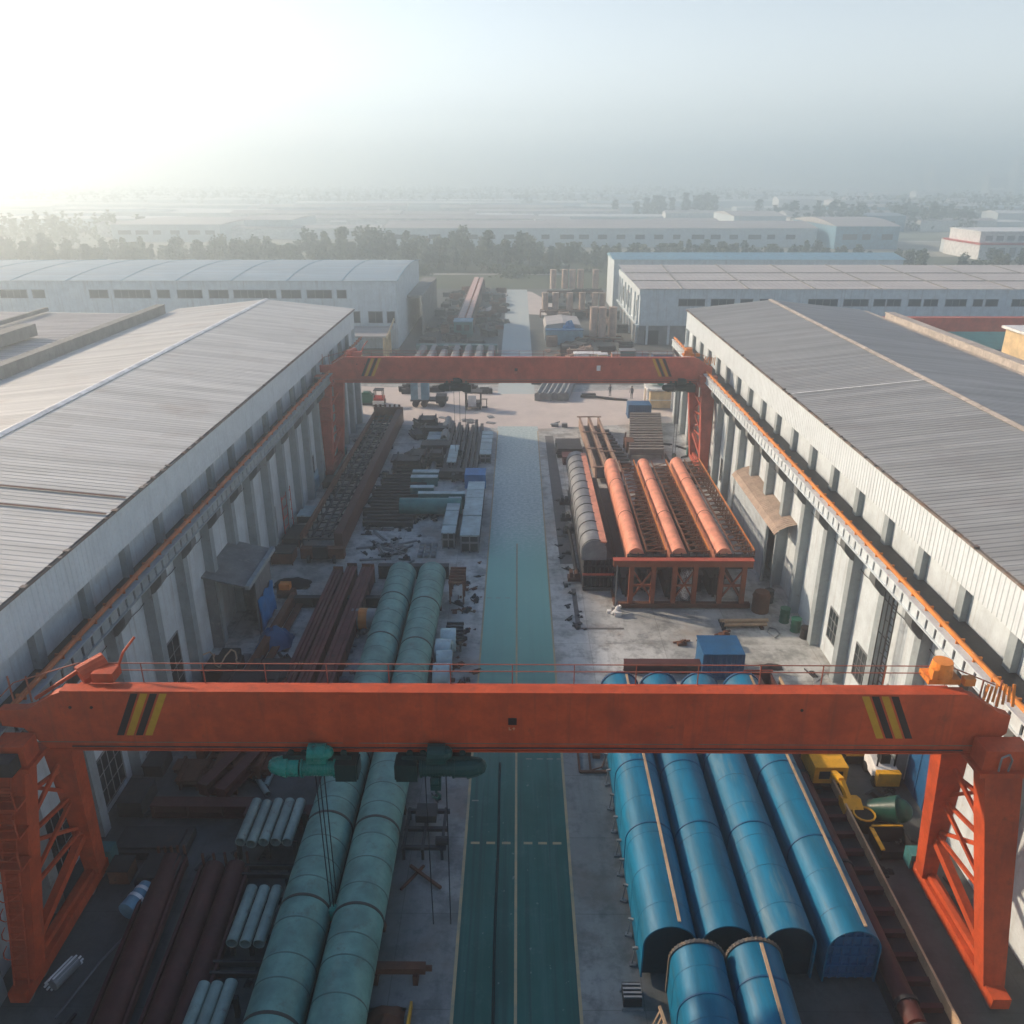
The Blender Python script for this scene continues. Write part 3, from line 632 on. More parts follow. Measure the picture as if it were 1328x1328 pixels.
def hoist(x, Y, label, m, ropes, flip=1, hook=None):
    root = thing('rope_hoist', label, 'hoist', (x, Y, 8.3), 'rope hoists hanging below crane girders')
    b = MB(); b.cyl((x-.55,Y-.35,9.0),(x+.65,Y-.35,9.0),.34,n=18); b.cyl((x-.62,Y-.35,9.0),(x-.55,Y-.35,9.0),.42,n=18); b.cyl((x+.62,Y-.35,9.0),(x+.7,Y-.35,9.0),.42,n=18)
    for k in range(10): b.cyl((x-.5+k*.11,Y-.35,9.0),(x-.46+k*.11,Y-.35,9.0),.36,n=16)
    b.build('rope_drum', m, root)
    b = MB(); b.cyl((x-flip*.7,Y-.35,9.0),(x-flip*1.15,Y-.35,9.0),.38,n=16); b.cyl((x-flip*1.15,Y-.35,9.0),(x-flip*1.62,Y-.35,9.05),.44,.34,n=16); b.ball((x-flip*1.6,Y-.35,9.05),.33,12,6)
    b.build('motor', m, root)
    b = MB(); b.box(*sorted((x+flip*.7,x+flip*1.5)),Y-.75,Y+.05,8.62,9.38); b.box(*sorted((x+flip*1.5,x+flip*1.56)),Y-.7,Y,8.68,9.32); b.build('gearbox', M['hoist_dark'], root)
    b = MB(); b.cyl((x-.3,Y-.42,9.72),(x+.35,Y-.42,9.72),.33,n=14); b.box(x-.34,x+.4,Y-.7,Y-.35,9.4,9.75); b.ball((x+.35,Y-.42,9.72),.3,12,6,.9); b.build('travel_motor', m, root)
    b = MB(); b.box(x-1.3,x+1.3,Y-.42,Y-.36,9.3,9.56); b.box(x-1.3,x+1.3,Y+.36,Y+.42,9.3,9.56); b.box(x-1.3,x+1.3,Y-.42,Y+.42,9.24,9.3)
    for dx in (-1,-.5,.5,1): b.cyl((x+dx,Y-.36,9.62),(x+dx,Y-.28,9.62),.13,n=10)
    b.build('trolley', M['hoist_dark'], root)
    b = MB()
    for dx, zz in ropes: b.cyl((x+dx,Y-.35,8.7),(x+dx*.9,Y-.35,zz),.022,n=5)
    b.build('wire_rope', M['rope'], root)
    if hook:
        dx, zz = hook; b = MB(); b.box(x+dx-.2,x+dx+.2,Y-.5,Y-.2,zz,zz+.55); b.cyl((x+dx-.14,Y-.35,zz+.4),(x+dx+.14,Y-.35,zz+.4),.26,n=14); b.tube([(x+dx,Y-.35,zz),(x+dx,Y-.35,zz-.2),(x+dx+.16,Y-.35,zz-.36),(x+dx+.05,Y-.35,zz-.52),(x+dx-.15,Y-.35,zz-.42)],.05)
        b.build('hook_block', m, root)
    return root
M['hoist_dark'] = paint('dark hoist housing', (.006,.03,.028), .4)
hoist(-7.55, 26.0, 'bright green rope hoist slung under the orange girder over the green pipes', M['hoist'], ((-.15,1.6),(.0,1.6),(.18,2.6)), 1, (.0,1.2))
hoist(-3.05, 26.0, 'dark green rope hoist under the orange girder at the road edge', M['hoist2'] if 'hoist2' in M else M['hoist_dark2'] if 'hoist_dark2' in M else M['hoist'], ((-.45,.9),(.35,.9)), -1, (-.05,8.0))
hoist(-6.4, 86.0, 'green rope hoist under the faded red girder above the scrap steel', M['hoist_dark'], ((-.3,2.0),(.3,2.0),(.9,2.0)), 1, (.2,1.6))
hoist(17.0, 86.0, 'teal rope hoist beside the supporting legs of the faded red crane', M['hoist_dark'], ((-.3,1.4),(.0,1.4)), 1, (-.1,1.2))
# cable lying along the road
b = MB()
for dx in (-.93,-.86): b.tube([(dx+.02*math.sin(k*1.3), 9+k*2.0, .03) for k in range(15)], .022, 5)
tag(b.build('power_cable', M['rope']), 'thin black cable pair lying along the green road', 'cable')
# ------------------------------------------------------------------ long green pipes
M['weld2'] = paint('rusty weld seam', (.06,.055,.045), .7, dirt=RUST)
def big_pipe(x, r, y0, y1, z, label, step):
    root = thing('steel_pipe', label, 'pipe', (x, (y0+y1)/2, 0), 'long faded green pipes')
    b = MB(); b.pipe((x,y0,z),(x,y1,z),r,.05,40); b.build('shell', M['greenpipe'], root, True)
    y = y0+.8; k = 0; q = random.Random(int(x*10)); w0 = MB().pipe((x,y0,z),(x,y0+.05,z),r+.008,.03,40).build('weld_seam', M['weld'], root, True); w1 = None
    while y < y1-.4:
        if k % 4 == 3:
            if w1 is None: w = w1 = MB().pipe((x,y0,z),(x,y0+.13,z),r+.02,.03,40).build('weld_seam', M['weld2'], root, True)
            else: w = w1.copy(); COL.objects.link(w)
        else: w = w0 if k == 0 else w0.copy(); COL.objects.link(w) if k else None
        w.location.y = y-y0; y += step*q.uniform(.75,1.3); k += 1
    b = MB(); b.cyl((x,y1-.6,z),(x,y1-.55,z),r-.06,n=30); b.build('end_plate', M['dark'], root)
    b = MB()
    for y in [y0+2+k*7 for k in range(int((y1-y0)/7)+1)]: b.prism([(x-r*.9,0),(x+r*.9,0),(x+r*.8,z-r*.62),(x+r*.45,z-r*.93),(x,z-r*1.02),(x-r*.45,z-r*.93),(x-r*.8,z-r*.62)], y, y+.35)
    b.build('cradle', M['rust'], root)
big_pipe(-8.8, 1.08, 10, 57.3, 1.35, 'faded green steel pipe touching the dark maroon beam side, far from road', 1.28)
big_pipe(-6.52, 1.06, 10, 57.4, 1.33, 'faded green steel pipe with rust spots on the side next to the road', 1.28)
# ------------------------------------------------------------------ blue arched covers
M['rim_tan'] = paint('worn rim', (.16,.12,.08), .7, dirt=(.05,.06,.07), dirt_lo=.4, dirt_hi=.6)
def blue_cover(x, r, y0, y1, zs, label, batten=None, bands=(), rot=0, grid=False, rimfar=False, streaky=None):
    root = thing('arched_cover', label, 'cover', (x, (y0+y1)/2, 0), 'blue arched steel covers')
    n = 20; arc = [(x+r*math.cos(math.pi*k/n), zs+r*math.sin(math.pi*k/n)) for k in range(n+1)]
    inn = [(x+(r-.06)*math.cos(math.pi*k/n), zs+(r-.06)*math.sin(math.pi*k/n)) for k in range(n+1)]
    prof = [(x+r,.25)]+arc+[(x-r,.25),(x-r+.06,.25)]+inn[::-1]+[(x+r-.06,.25)]
    b = MB(); b.prism(prof, y0, y1); b.build('shell', streaky or M['blue'], root, True)
    seam0 = None; q = random.Random(int(x*100)); y = y0+1.2
    while y < y1-.8:
        b = MB(); a2 = [(x+(r+.008)*math.cos(math.pi*k/n), zs+(r+.008)*math.sin(math.pi*k/n)) for k in range(n+1)]; a3 = [(x+(r-.02)*math.cos(math.pi*k/n), zs+(r-.02)*math.sin(math.pi*k/n)) for k in range(n+1)]
        b.prism([(x+r+.008,.3)]+a2+[(x-r-.008,.3),(x-r+.02,.3)]+a3[::-1]+[(x+r-.02,.3)], y, y+.04); b.build('seam', M['blueseam'], root); y += q.uniform(1.5,2.6)
    for y in bands:
        b = MB(); a2 = [(x+(r+.03)*math.cos(math.pi*k/n), zs+(r+.03)*math.sin(math.pi*k/n)) for k in range(n+1)]
        a3 = [(x+(r+.002)*math.cos(math.pi*k/n), zs+(r+.002)*math.sin(math.pi*k/n)) for k in range(n+1)]
        b.prism([(x+r+.03,.3)]+a2+[(x-r-.03,.3),(x-r-.002,.3)]+a3[::-1]+[(x+r+.002,.3)], y, y+.07); b.build('strap', M['blueband'], root)
    if batten is not None:
        b = MB(); px = x+r*math.sin(batten); pz = zs+r*math.cos(batten)
        b.beam((px,y0+.25,pz+.03),(px,y1-.1,pz+.03),.12,.06); b.build('batten', M['tan'], root)
    # inner diaphragm, set back; plain ones black-blue to paint the recess's shade
    yb = y0+.2; b = MB()
    b.prism([(x+r-.07,.25)]+[(x+(r-.07)*math.cos(math.pi*k/n), zs+(r-.07)*math.sin(math.pi*k/n)) for k in range(n+1)]+[(x-r+.07,.25)], yb, yb+.05)
    if grid:
        yb = y0+.12
        for k in range(1,6): xx = x-r+2*r*k/6; b.box(xx-.05,xx+.05,yb,yb+.12,.3,zs+math.sqrt(max(0,(r-.1)**2-(xx-x)**2)))
        for k in range(5): z = .5+k*.5; w = math.sqrt(max(.01,(r-.1)**2-max(0,z-zs)**2)); b.box(x-w,x+w,yb-.02,yb+.14,z-.05,z+.05)
    b.build('diaphragm', M['bluedark'] if grid else M['blueblack'], root)
    for yy, mm in ((y1, 'tan' if rimfar else 'blueband'),):
        b = MB(); a2 = [(x+(r+.06)*math.cos(math.pi*k/n), zs+(r+.06)*math.sin(math.pi*k/n)) for k in range(n+1)]; a3 = [(x+(r-.1)*math.cos(math.pi*k/n), zs+(r-.1)*math.sin(math.pi*k/n)) for k in range(n+1)]
        b.prism([(x+r+.06,.3)]+a2+[(x-r-.06,.3),(x-r+.1,.3)]+a3[::-1]+[(x+r-.1,.3)], yy+.004, yy+.14)
        for k in range(1, n): b.box(x+(r+.04)*math.cos(math.pi*k/n)-.03, x+(r+.04)*math.cos(math.pi*k/n)+.03, yy+.02, yy+.16, zs+(r+.03)*math.sin(math.pi*k/n)-.02, zs+(r+.04)*math.sin(math.pi*k/n)+.03)
        b.build('end_flange', M['rim_tan'] if mm == 'tan' else M[mm], root)
    b = MB()
    for y in [y0+1+k*3.4 for k in range(int((y1-y0)/3.4))]: b.box(x-r+.05,x+r-.05,y,y+.25,.004,.25)
    b.build('sleeper', M['rust'], root)
    if rot:
        root.rotation_euler.z = rot
M['blueblack'] = paint('black blue recess shade', (.003,.012,.022), .6)
M['blueseam'] = paint('blue seam', (.003,.10,.19), .5, dirt=(.10,.07,.05))
M['blueband'] = paint('dark blue strap', (.006,.07,.16), .5)
M['blue2'] = paint('dusty blue cover paint', (.005, .135, .24), .48, var=.3, dirt=(.12,.20,.24), dirt_lo=.46, dirt_hi=.74, scale=1.6, stretch=(1,.12,1), dent=.35)
blue_cover(6.02, 1.07, 23.75, 41.3, 1.93, 'blue arched cover next to the grey strip, first from the road', .32, (29.3, 33.6, 38.2))
blue_cover(8.27, 1.06, 23.8, 41.3, 1.93, 'blue arched cover without batten, second from the road', None, (29.4, 33.6, 38.2))
blue_cover(10.68, 1.06, 23.75, 41.3, 1.93, 'blue arched cover with a dusty worn crest, third from the road', None, (29.4, 34.6, 38.0), streaky=M['blue2'])
blue_cover(13.15, 1.05, 23.6, 41.3, 1.93, 'blue arched cover with a pale batten, beside the maroon pipe', .38, (28.6, 33.6, 38.2), grid=True)
blue_cover(6.78, 1.03, 12, 23.0, 1.98, 'short blue arched cover with tan end rim, open side toward the road', None, (20.9, 18.6, 16), R(-1.5), rimfar=True)
blue_cover(8.98, 1.03, 12, 23.1, 1.98, 'short blue arched cover with tan batten on its crest', .12, (21.6, 19.4, 17), R(-1.5), rimfar=True)
# pegs and clamps along the first cover
peg = None
for k in range(11):
    y = 24.5+k*1.55
    if peg is None:
        b = MB(); b.box(4.62,4.9,y-.1,y+.1,.004,.1); b.beam((4.72,y,.05),(4.82,y,1.0),.05); b.box(4.7,4.92,y-.05,y+.05,.9,1.0)
        peg = tag(b.build('clamp_post', M['steel']), 'small steel clamp post beside the road side blue cover', 'post', 'clamp posts along the first blue cover'); py0 = peg.location.y; base = y
    else:
        c = copy_tree(peg); c.location.y = py0+(y-base)+rnd.uniform(-.4,.4); c.rotation_euler.z = rnd.uniform(-.4,.4)
# ------------------------------------------------------------------ maroon pipe and ladder truss on the sunlit side
root = thing('lattice_girder', 'maroon pipe chord girder with open ladder rungs beside the blue covers', 'girder', (15.4, 30, 0))
b = MB(); b.cyl((14.82,21.4,.75),(14.82,44,.75),.40,n=20); b.build('pipe_chord', M['maroon_pipe'] if 'maroon_pipe' in M else M['maroon'], root, True)
b = MB()
for y in (22.2, 28.9, 35): b.pipe((14.82,y,.75),(14.82,y+.15,.75),.47,.06,20)
b.build('flange', M['dark'], root)
b = MB(); b.box(16.25,16.35,15,44,.55,1.05); b.build('side_rail', M['tan'], root)
rg = MB().box(15.15,16.25,15.5,15.72,.35,.62).build('rung', M['maroon'], root)
for k in range(1,26): rc = rg.copy(); COL.objects.link(rc); rc.location.y = k*1.12
MB().box(14.4,16.4,15,44,.01,.3).build('bottom_chord', M['dark'], root)
root = thing('orange_pipe', 'bright orange pipe with dark flange following on from the maroon chord', 'pipe', (14.82, 17, 0))
b = MB(); b.cyl((14.82,12,.75),(14.82,21.2,.75),.42,n=20); b.build('shell', M['coral'], root, True)
b = MB(); b.pipe((14.82,20.95,.75),(14.82,21.2,.75),.5,.1,20); b.build('flange', M['dark'], root)
# dark beams under the near blue covers' end
for i, (y, lab) in enumerate(((20.9,'dark maroon cross beam lying just before the open cover ends'),(19.6,'rusty cross beam lowest of the pair before the open cover ends'))):
    b = MB(); b.box(10.2,15,y,y+.3,.3,.36); b.box(10.2,15,y+.13,y+.17,.05,.3); b.box(10.2,15,y,y+.3,.004,.05); tag(b.build('cross_beam', M['maroon'] if i==0 else M['rust']), lab, 'beam')
# ------------------------------------------------------------------ rack and coral girders
root = thing('support_frame', 'orange steel support frame with crossed bracing carrying the coral girders', 'frame', (12, 54.6, 0))
YR = 54.6
MB().box(7.0,17.1,YR-.2,YR+.2,3.45,3.95).build('top_beam', M['rack'], root)
b = MB(); b.box(6.95,17.15,YR-.28,YR+.28,3.952,4.0); b.build('top_flange', M['orange_far'], root)
MB().box(7.5,17.2,YR-.2,YR+.2,.1,.45).build('bottom_beam', M['rust'], root)
pxs = [8.35,9.95,11.5,13.0,14.9,16.55]
for x in pxs: MB().box(x-.17,x+.17,YR-.15,YR+.15,.45,3.44).build('post', M['rack'], root)
for a, c in ((pxs[0],pxs[1]),(pxs[2],pxs[3]),(pxs[4],pxs[5])):
    b = MB(); b.beam((a,YR,.7),(c,YR,3.2),.12); b.beam((c,YR+.14,.7),(a,YR+.14,3.2),.12); b.box(a,c,YR-.08,YR+.08,1.8,1.95); b.build('brace', M['rack'], root)
for x in (7.3,16.9): MB().beam((x,YR+.3,.1),(x,YR+20,.1),.2).build('ground_runner', M['rust'], root)
def coral_girder(xn, xf, y0, y1, label):
    root = thing('crane_girder', label, 'girder', ((xn+xf)/2, (y0+y1)/2, 0), 'coral plate girders on the support frame')
    r = .62; n = 10; L = y1-y0; X = lambda y: xn+(xf-xn)*(y-y0)/L; z0 = 3.3
    def pr(x): return [(x-.6,z0-.4),(x-.62,z0+.5)]+[(x-.02+.6*math.cos(math.pi*(1-k/10)), z0+.55+.66*math.sin(math.pi*(1-k/10))) for k in range(11)]+[(x+.58,z0+.5),(x+.56,z0-.4)]
    b = MB(); A = pr(X(y0)); B = pr(X(y1)); m_ = len(A)
    b.add([(x,y0,z) for x,z in A]+[(x,y1,z) for x,z in B], [(k,(k+1)%m_,(k+1)%m_+m_,k+m_) for k in range(m_)]+[tuple(range(m_-1,-1,-1)),tuple(range(m_,2*m_))])
    b.build('plate_box', M['coral'], root, True)
    b = MB()
    for y in (y0+L*.35, y0+L*.72):
        q = [(x+(.02 if x>X(y) else -.02), z+.015) for x,z in pr(X(y))]; b.prism(q, y, y+.08)
    b.build('joint', M['rust'], root)
    b = MB(); k = 0; y = y0
    xr = lambda y: X(y)+2.15
    b.beam((xr(y0),y0,z0+.95),(xr(y1),y1,z0+.95),.12); b.beam((X(y0)+.75,y0,z0+.95),(X(y1)+.75,y1,z0+.95),.1)
    b.beam((xr(y0),y0,z0-.3),(xr(y1),y1,z0-.3),.12)
    while y < y1-.8:
        b.beam((X(y)+.7,y,z0+.95),(xr(y),y,z0+.95),.09); b.beam((xr(y),y,z0-.3),(xr(y),y,z0+.95),.08); b.beam((X(y)+.7,y,z0+.95),(xr(y+1),y+1,z0+.95),.06); b.beam((xr(y),y,z0-.3),(xr(y+1),y+1,z0+.95),.06); y += 1.0
    b.build('lattice_walkway', M['rust'], root)
    b = MB(); b.beam((xr(y0),y0,z0+1.06),(xr(y1),y1,z0+1.06),.06); b.build('edge_rail', M['rail'], root)
    b = MB(); x = X(y0); b.box(x-.7,x+2.1,y0-.35,y0-.02,z0-.3,z0+.75)
    for k in range(5): b.beam((x-.5+k*.55,y0-.4,z0-.2),(x-.5+k*.55,y0-.4,z0+1.0),.07)
    b.build('end_carriage', M['dark'], root)
coral_girder(8.75, 9.0, 55.4, 76.0, 'coral girder nearest the grey banded trough on the support frame')
coral_girder(11.9, 12.1, 55.4, 76.0, 'coral girder in the middle of the three on the support frame')
coral_girder(15.2, 15.35, 55.4, 76.4, 'coral girder beside the sheet awning wall on the support frame')
tag(MB().cyl((12.6,55.6,0),(12.6,55.6,2.6),.75,.45,14).ball((12.6,55.6,2.5),.5).build('wrapped_bundle', M['foil']), 'silver foil wrapped bundle under the orange support frame', 'bundle')
# grey banded trough on black lattice box
root = thing('banded_trough', 'grey banded trough with a coral strip on a black lattice box', 'trough', (6.2, 68, 0))
n = 10; b = MB(); r = .95; b.prism([(5.85+r*math.cos(math.pi*k/n), 3.35+r*.95*math.sin(math.pi*k/n)) for k in range(n+1)]+[(4.9,2.6),(6.8,2.6)], 57.3, 79); b.build('shell', M['steel'], root, True)
for k in range(12): b = MB(); y = 57.4+k*1.85; b.prism([(5.85+(r+.03)*math.cos(math.pi*q/n), 3.36+(r*.95+.03)*math.sin(math.pi*q/n)) for q in range(n+1)]+[(4.87,2.6),(6.83,2.6)], y, y+.1).build('band', M['dark'], root)
MB().beam((6.5,57.3,4.1),(6.5,78.6,4.1),.5,.12).build('edge_strip', M['coral'], root)
b = MB(); b.box(5.05,7.35,57.2,78.5,.05,.25); b.box(5.15,7.25,57.6,78.4,.25,2.55)
for k in range(8): x = 5.1+k*.32; b.box(x-.04,x+.04,57.1,57.58,.2,2.6)
for z in (.3,1.2,2.1): b.box(5.0,7.4,57.08,57.2,z,z+.1)
b.build('lattice_box', M['dark'], root)
MB().box(5.0,7.4,57.0,57.12,1.45,1.6).build('orange_bar', M['orange_far'], root)
b = MB(); b.cyl((7.55,60,.5),(7.55,78,.5),.42,n=12); b.cyl((7.55,60,1.4),(7.55,78,1.4),.42,n=12); b.build('side_tube', M['dark'], root)
MB().cyl((4.75,60,.2),(4.65,70,.2),.16,n=8).build('loose_bar', M['dark'], root)
M['tealpipe'] = paint('teal pipe coat', (.06,.20,.19), .4, dirt=(.06,.08,.07))
# ------------------------------------------------------------------ helpers for stacked goods
def ibeam(b, p0, p1, w, h, t=.05):
    p0 = Vector(p0); p1 = Vector(p1); u = Vector((0,0,1))
    b.beam(p0+u*(h/2-t/2), p1+u*(h/2-t/2), w, t); b.beam(p0-u*(h/2-t/2), p1-u*(h/2-t/2), w, t); b.beam(p0, p1, t, h-2*t-.004)
    d = (p1-p0); L = d.length; n = max(2, int(L/1.6))
    a = d.cross(u).normalized()
    for k in range(n+1):
        q = p0+d*((k+.02)/(n+.04)); b.beam(q-a*(w/2-.02), q+a*(w/2-.02), .03, h-2*t-.006)
def series(mb, mat_, name, label, cat, group, offs, smooth=False):
    """one thing, then copies at the offsets (dx, dy, dz, rot)"""
    o = tag(mb.build(name, mat_, None, smooth), label, cat, group); l0 = Vector(o.location); out = [o]
    for k, f in enumerate(offs):
        c = o if k == 0 else copy_tree(o)
        c.location = l0+Vector(f[:3]); c.rotation_euler.z = f[3] if len(f) > 3 else 0
        if 'scrap' in cat or 'hub' in cat: z_ = rnd.uniform(.5,1.35); c.scale = (z_*rnd.uniform(.6,1.4), z_*rnd.uniform(.6,1.4), z_*rnd.uniform(.6,1.2))
        if k: out.append(c)
    return out
def single(mb, mat_, name, label, cat, group=None, smooth=False):
    return tag(mb.build(name, mat_, None, smooth), label, cat, group)
# ---- maroon bundle of long beams left of the green pipes
for i, (x, w, h, lab) in enumerate(((-13.95,.6,1.2,'long maroon box beam of the bundle, side facing the shed'),(-12.85,.6,1.5,'long maroon box beam in the middle of the bundle'),(-11.6,.8,1.45,'widest long maroon box beam of the bundle, next to the green pipes'))):
    root = thing('box_beam', lab, 'beam', (x, 49, 0), 'long maroon beams')
    b = MB(); b.box(x-w/2,x+w/2,39.8,58.2,.15,h); b.build('web', M['maroon2'], root)
    b = MB(); b.box(x-w/2-.1,x+w/2+.1,39.7,58.3,h+.002,h+.07); b.box(x-w/2+.12,x-w/2+.2,39.8,58.2,h+.07,h+.22); b.box(x+w/2-.2,x+w/2-.12,39.8,58.2,h+.07,h+.22); b.build('flange', M['maroon2'] if 'maroon2' in M else M['maroon'], root)
    b = MB(); b.box(x-w/2-.08,x+w/2+.08,58.3,58.38,.1,h+.3); b.box(x-.1,x+.1,58.38,58.7,.3,h); b.build('end_plate', M['rust'], root)
    b = MB()
    for k in range(6): y = 41+k*3; b.box(x-w/2-.05,x-w/2-.002,y,y+.06,.2,h); b.box(x+w/2+.002,x+w/2+.05,y,y+.06,.2,h)
    b.build('stiffener', M['maroon'], root)
# cross beams lying under the pipes
b = MB(); ibeam(b,(-16.9,54.6,.45),(-9.9,54.6,.45),.5,.8); single(b, M['dark'], 'cross_beam', 'dark cross beam passing beneath the maroon beams, nearer of two', 'beam')
b = MB(); ibeam(b,(-11.0,59.4,.6),(-5.4,59.4,.6),.6,1.1)
for k in range(14): b.box(-10.8+k*.38,-10.6+k*.38,59.05,59.1,.2,1.0)
single(b, M['dark'], 'cross_beam', 'dark ribbed cross beam behind the far ends of the green pipes', 'beam')
b = MB(); b.beam((-16.7,55.3,.5),(-17.3,37,.5),.45,.7); b.beam((-16.1,55.3,.25),(-16.6,37,.25),.5,.1); single(b, M['rust'], 'channel_beam', 'rusty channel beam lying between shed and maroon bundle', 'beam')
root = thing('drum_tank', 'grey tank with an orange patch wedged between maroon beams and green pipes', 'tank', (-10.75, 51.4, 0))
b = MB(); b.cyl((-11.6,51.4,.8),(-9.9,51.4,.8),.75,n=18); b.build('shell', M['steel'], root, True); b = MB(); b.cyl((-11.1,51.4,.8),(-10.5,51.4,.8),.77,n=18); b.build('orange_band', M['rail'], root, True)
# ---- shed sticking out of the shaded wall, with tarpaulin
root = thing('lean_to_shed', 'small grey lean-to shed on the shaded wall with blue tarpaulin below', 'shed', (-20, 53, 0))
b = MB(); b.prism([(-21.0,5.6),(-17.7,4.8),(-17.7,4.68),(-21.0,5.48)], 48.5, 54.5); b.build('roof', M['canvas'], root)
b = MB(); b.prism([(-20.85,0),(-17.9,0),(-17.9,4.65),(-20.85,5.4)], 54.05, 54.15); b.prism([(-17.95,0),(-17.85,0),(-17.85,4.68),(-17.95,4.68)], 50.5, 54.0); b.prism([(-20.85,0),(-19.9,0),(-19.9,5.2),(-20.85,5.4)], 48.8, 48.9); b.build('wall', M['canvas'], root)
b = MB(); b.box(-17.8,-17.5,48.4,54.6,4.62,4.9); b.build('fascia', M['column'], root)
b = MB()
pts = []
for i in range(9):
    for j in range(6): pts.append((-17.75+.06*math.sin(i*1.7+j), 50.5+i*.42, .3+j*.48+.1*math.sin(i*2.1)))
b.add(pts, [(i*6+j, (i+1)*6+j, (i+1)*6+j+1, i*6+j+1) for i in range(8) for j in range(5)])
b.add([(p[0]+.05,p[1],p[2]) for p in pts], [(i*6+j, i*6+j+1, (i+1)*6+j+1, (i+1)*6+j) for i in range(8) for j in range(5)])
tag(b.build('tarpaulin', M['bluetarp'], None, True), 'bright blue tarpaulin hung on the lean-to shed by the shaded wall', 'tarpaulin')
def heap(x, y, w, d, h, m, name, label, cat, seed=1, n=9):
    r = random.Random(seed); vs = []; fs = []
    for i in range(n):
        for j in range(n):
            u, v = i/(n-1)*2-1, j/(n-1)*2-1; e = max(0, 1-(u*u+v*v)**.8)
            vs.append((x+u*w/2*(1+.15*r.random()), y+v*d/2*(1+.15*r.random()), .005+h*e**.6*(.75+.5*r.random()) if e > 0 else .0))
    for i in range(n-1):
        for j in range(n-1): fs.append((i*n+j, (i+1)*n+j, (i+1)*n+j+1, i*n+j+1))
    return tag(MB().add(vs, fs).build(name, m, None, True), label, cat)
heap(-16.6, 49.5, 2.2, 2.2, 1.1, M['bluedarktarp'] if 'bluedarktarp' in M else M['bluedark'], 'tarp_bundle', 'dark blue tarpaulin bundle on the ground before the lean-to shed', 'tarpaulin', 3)
heap(-17.6, 58.2, 2.6, 1.6, .5, M['black'], 'rubber_sheet', 'black crumpled rubber sheet on the ground past the lean-to shed', 'sheet', 5)
# ---- trusses and frames beyond (left of the road, middle)
root = thing('truss_girder', 'very long maroon truss girder with a solid web, beside the shaded wall', 'girder', (-16.5, 83, 0))
b = MB(); b.box(-15.35,-14.65,63.6,103,.2,2.0); b.build('web_plate', M['maroon'], root)
b = MB(); b.box(-18.3,-18.0,64,103,1.2,1.7); b.build('side_rail', M['rust'], root)
b = MB()
for x in (-17.4,-16.7,-16.0): b.beam((x,64.5,1.3),(x,102.6,1.3),.16)
y = 64
while y < 102: b.beam((-18.1,y,1.3),(-15.4,y,1.3),.12); b.beam((-18.1,y,.3),(-18.1,y,1.3),.1); b.beam((-18.1,y,1.25),(-15.4,y+1.8,1.25),.08); y += 1.8
b.build('lattice', M['dark'], root)
b = MB(); b.box(-18.3,-14.6,102.9,103.2,.2,2.2)
for k in range(6): b.box(-18.2+k*.6,-17.95+k*.6,103.2,103.35,1.6,2.5)
b.build('end_frame', M['rust'], root)
root = thing('end_carriage', 'dark rusty end carriage lying before the long maroon truss girder', 'carriage', (-16.5, 62.6, 0))
b = MB(); b.box(-17.9,-14.3,62.2,62.9,.3,1.2); b.build('body', M['rust'], root)
for x in (-17.2,-15.1): MB().cyl((x-.1,62.05,.35),(x+.1,62.05,.35),.35,n=14).build('wheel', M['dark'], root)
MB().box(-16.8,-15.6,61.9,62.2,.4,1.5).build('gearbox', M['dark'], root)
for i, (x, y, w, d, h, lab) in enumerate(((-19.4,66.5,1.4,3.0,1.0,'dark steel crate against the shaded wall beside red scaffold'),(-19.5,71.5,1.3,2.4,.9,'dark steel crate by the shaded wall, with pale lid'),(-19.3,62.4,1.7,1.6,1.3,'rust brown steel crate nearest the lean-to shed'),(-19.2,80.5,1.2,2.2,.8,'dark steel crate by the shaded wall next to blue sheet'))):
    root = thing('steel_crate', lab, 'crate', (x, y, 0)); b = MB(); b.box(x-w/2,x+w/2,y-d/2,y+d/2,.1,h*.8); b.build('body', M['dark'] if i!=2 else M['rust'], root)
    b = MB(); b.box(x-w/2-.05,x+w/2+.05,y-d/2-.05,y+d/2+.05,h*.8+.002,h*.8+.09); b.build('lid', M['pale'] if i==1 else M['dark'], root)
    b = MB()
    for xx in (x-w/2, x+w/2): b.box(xx-.04,xx+.04,y-d/2-.06,y-d/2-.002,0,h*.78)
    b.build('corner_post', M['rust'], root)
tag(MB().box(-20.7,-20.5,78.6,82.4,0,1.7).box(-20.5,-20.35,78.8,80.4,0,1.2).build('blue_sheet', M['bluesheet']), 'pale blue sheet leaning against the foot of the shaded wall', 'sheet')
# white topped box stacks
def seg_stack(x0, x1, y0, y1, z, n, label, m_top='pale', group='pale topped steel boxes'):
    root = thing('box_stack', label, 'boxes', ((x0+x1)/2, (y0+y1)/2, 0), group)
    b = MB(); b.box(x0+.05,x1-.05,y0+.05,y1-.05,.1,z-.12); b.build('body', M['dark'], root)
    L = (y1-y0)/n
    for k in range(n):
        b = MB(); b.box(x0,x1,y0+k*L+.06,y0+(k+1)*L-.06,z-.118,z+rnd.uniform(-.03,.05)); b.build('lid', M[m_top], root)
    b = MB()
    for xx in (x0+.1, (x0+x1)/2, x1-.1): b.box(xx-.05,xx+.05,y0-.08,y0+.04,0,z)
    b.box(x0,x1,y0-.1,y0-.02,z*.55,z*.65); b.build('front_frame', M['steel'], root)
seg_stack(-4.85,-3.2,64.2,77.6,1.55,6,'pale topped row of steel boxes closest to the road edge')
seg_stack(-6.5,-5.3,65.0,73.6,1.45,5,'shorter pale topped row of steel boxes beside the closest one')
seg_stack(-4.2,-2.9,87.5,96.3,1.1,6,'distant pale topped row of steel boxes by the road, past the blue box')
seg_stack(-7.6,-6.6,84.5,90.5,1.2,4,'narrow pale topped row of boxes amid dark bars')
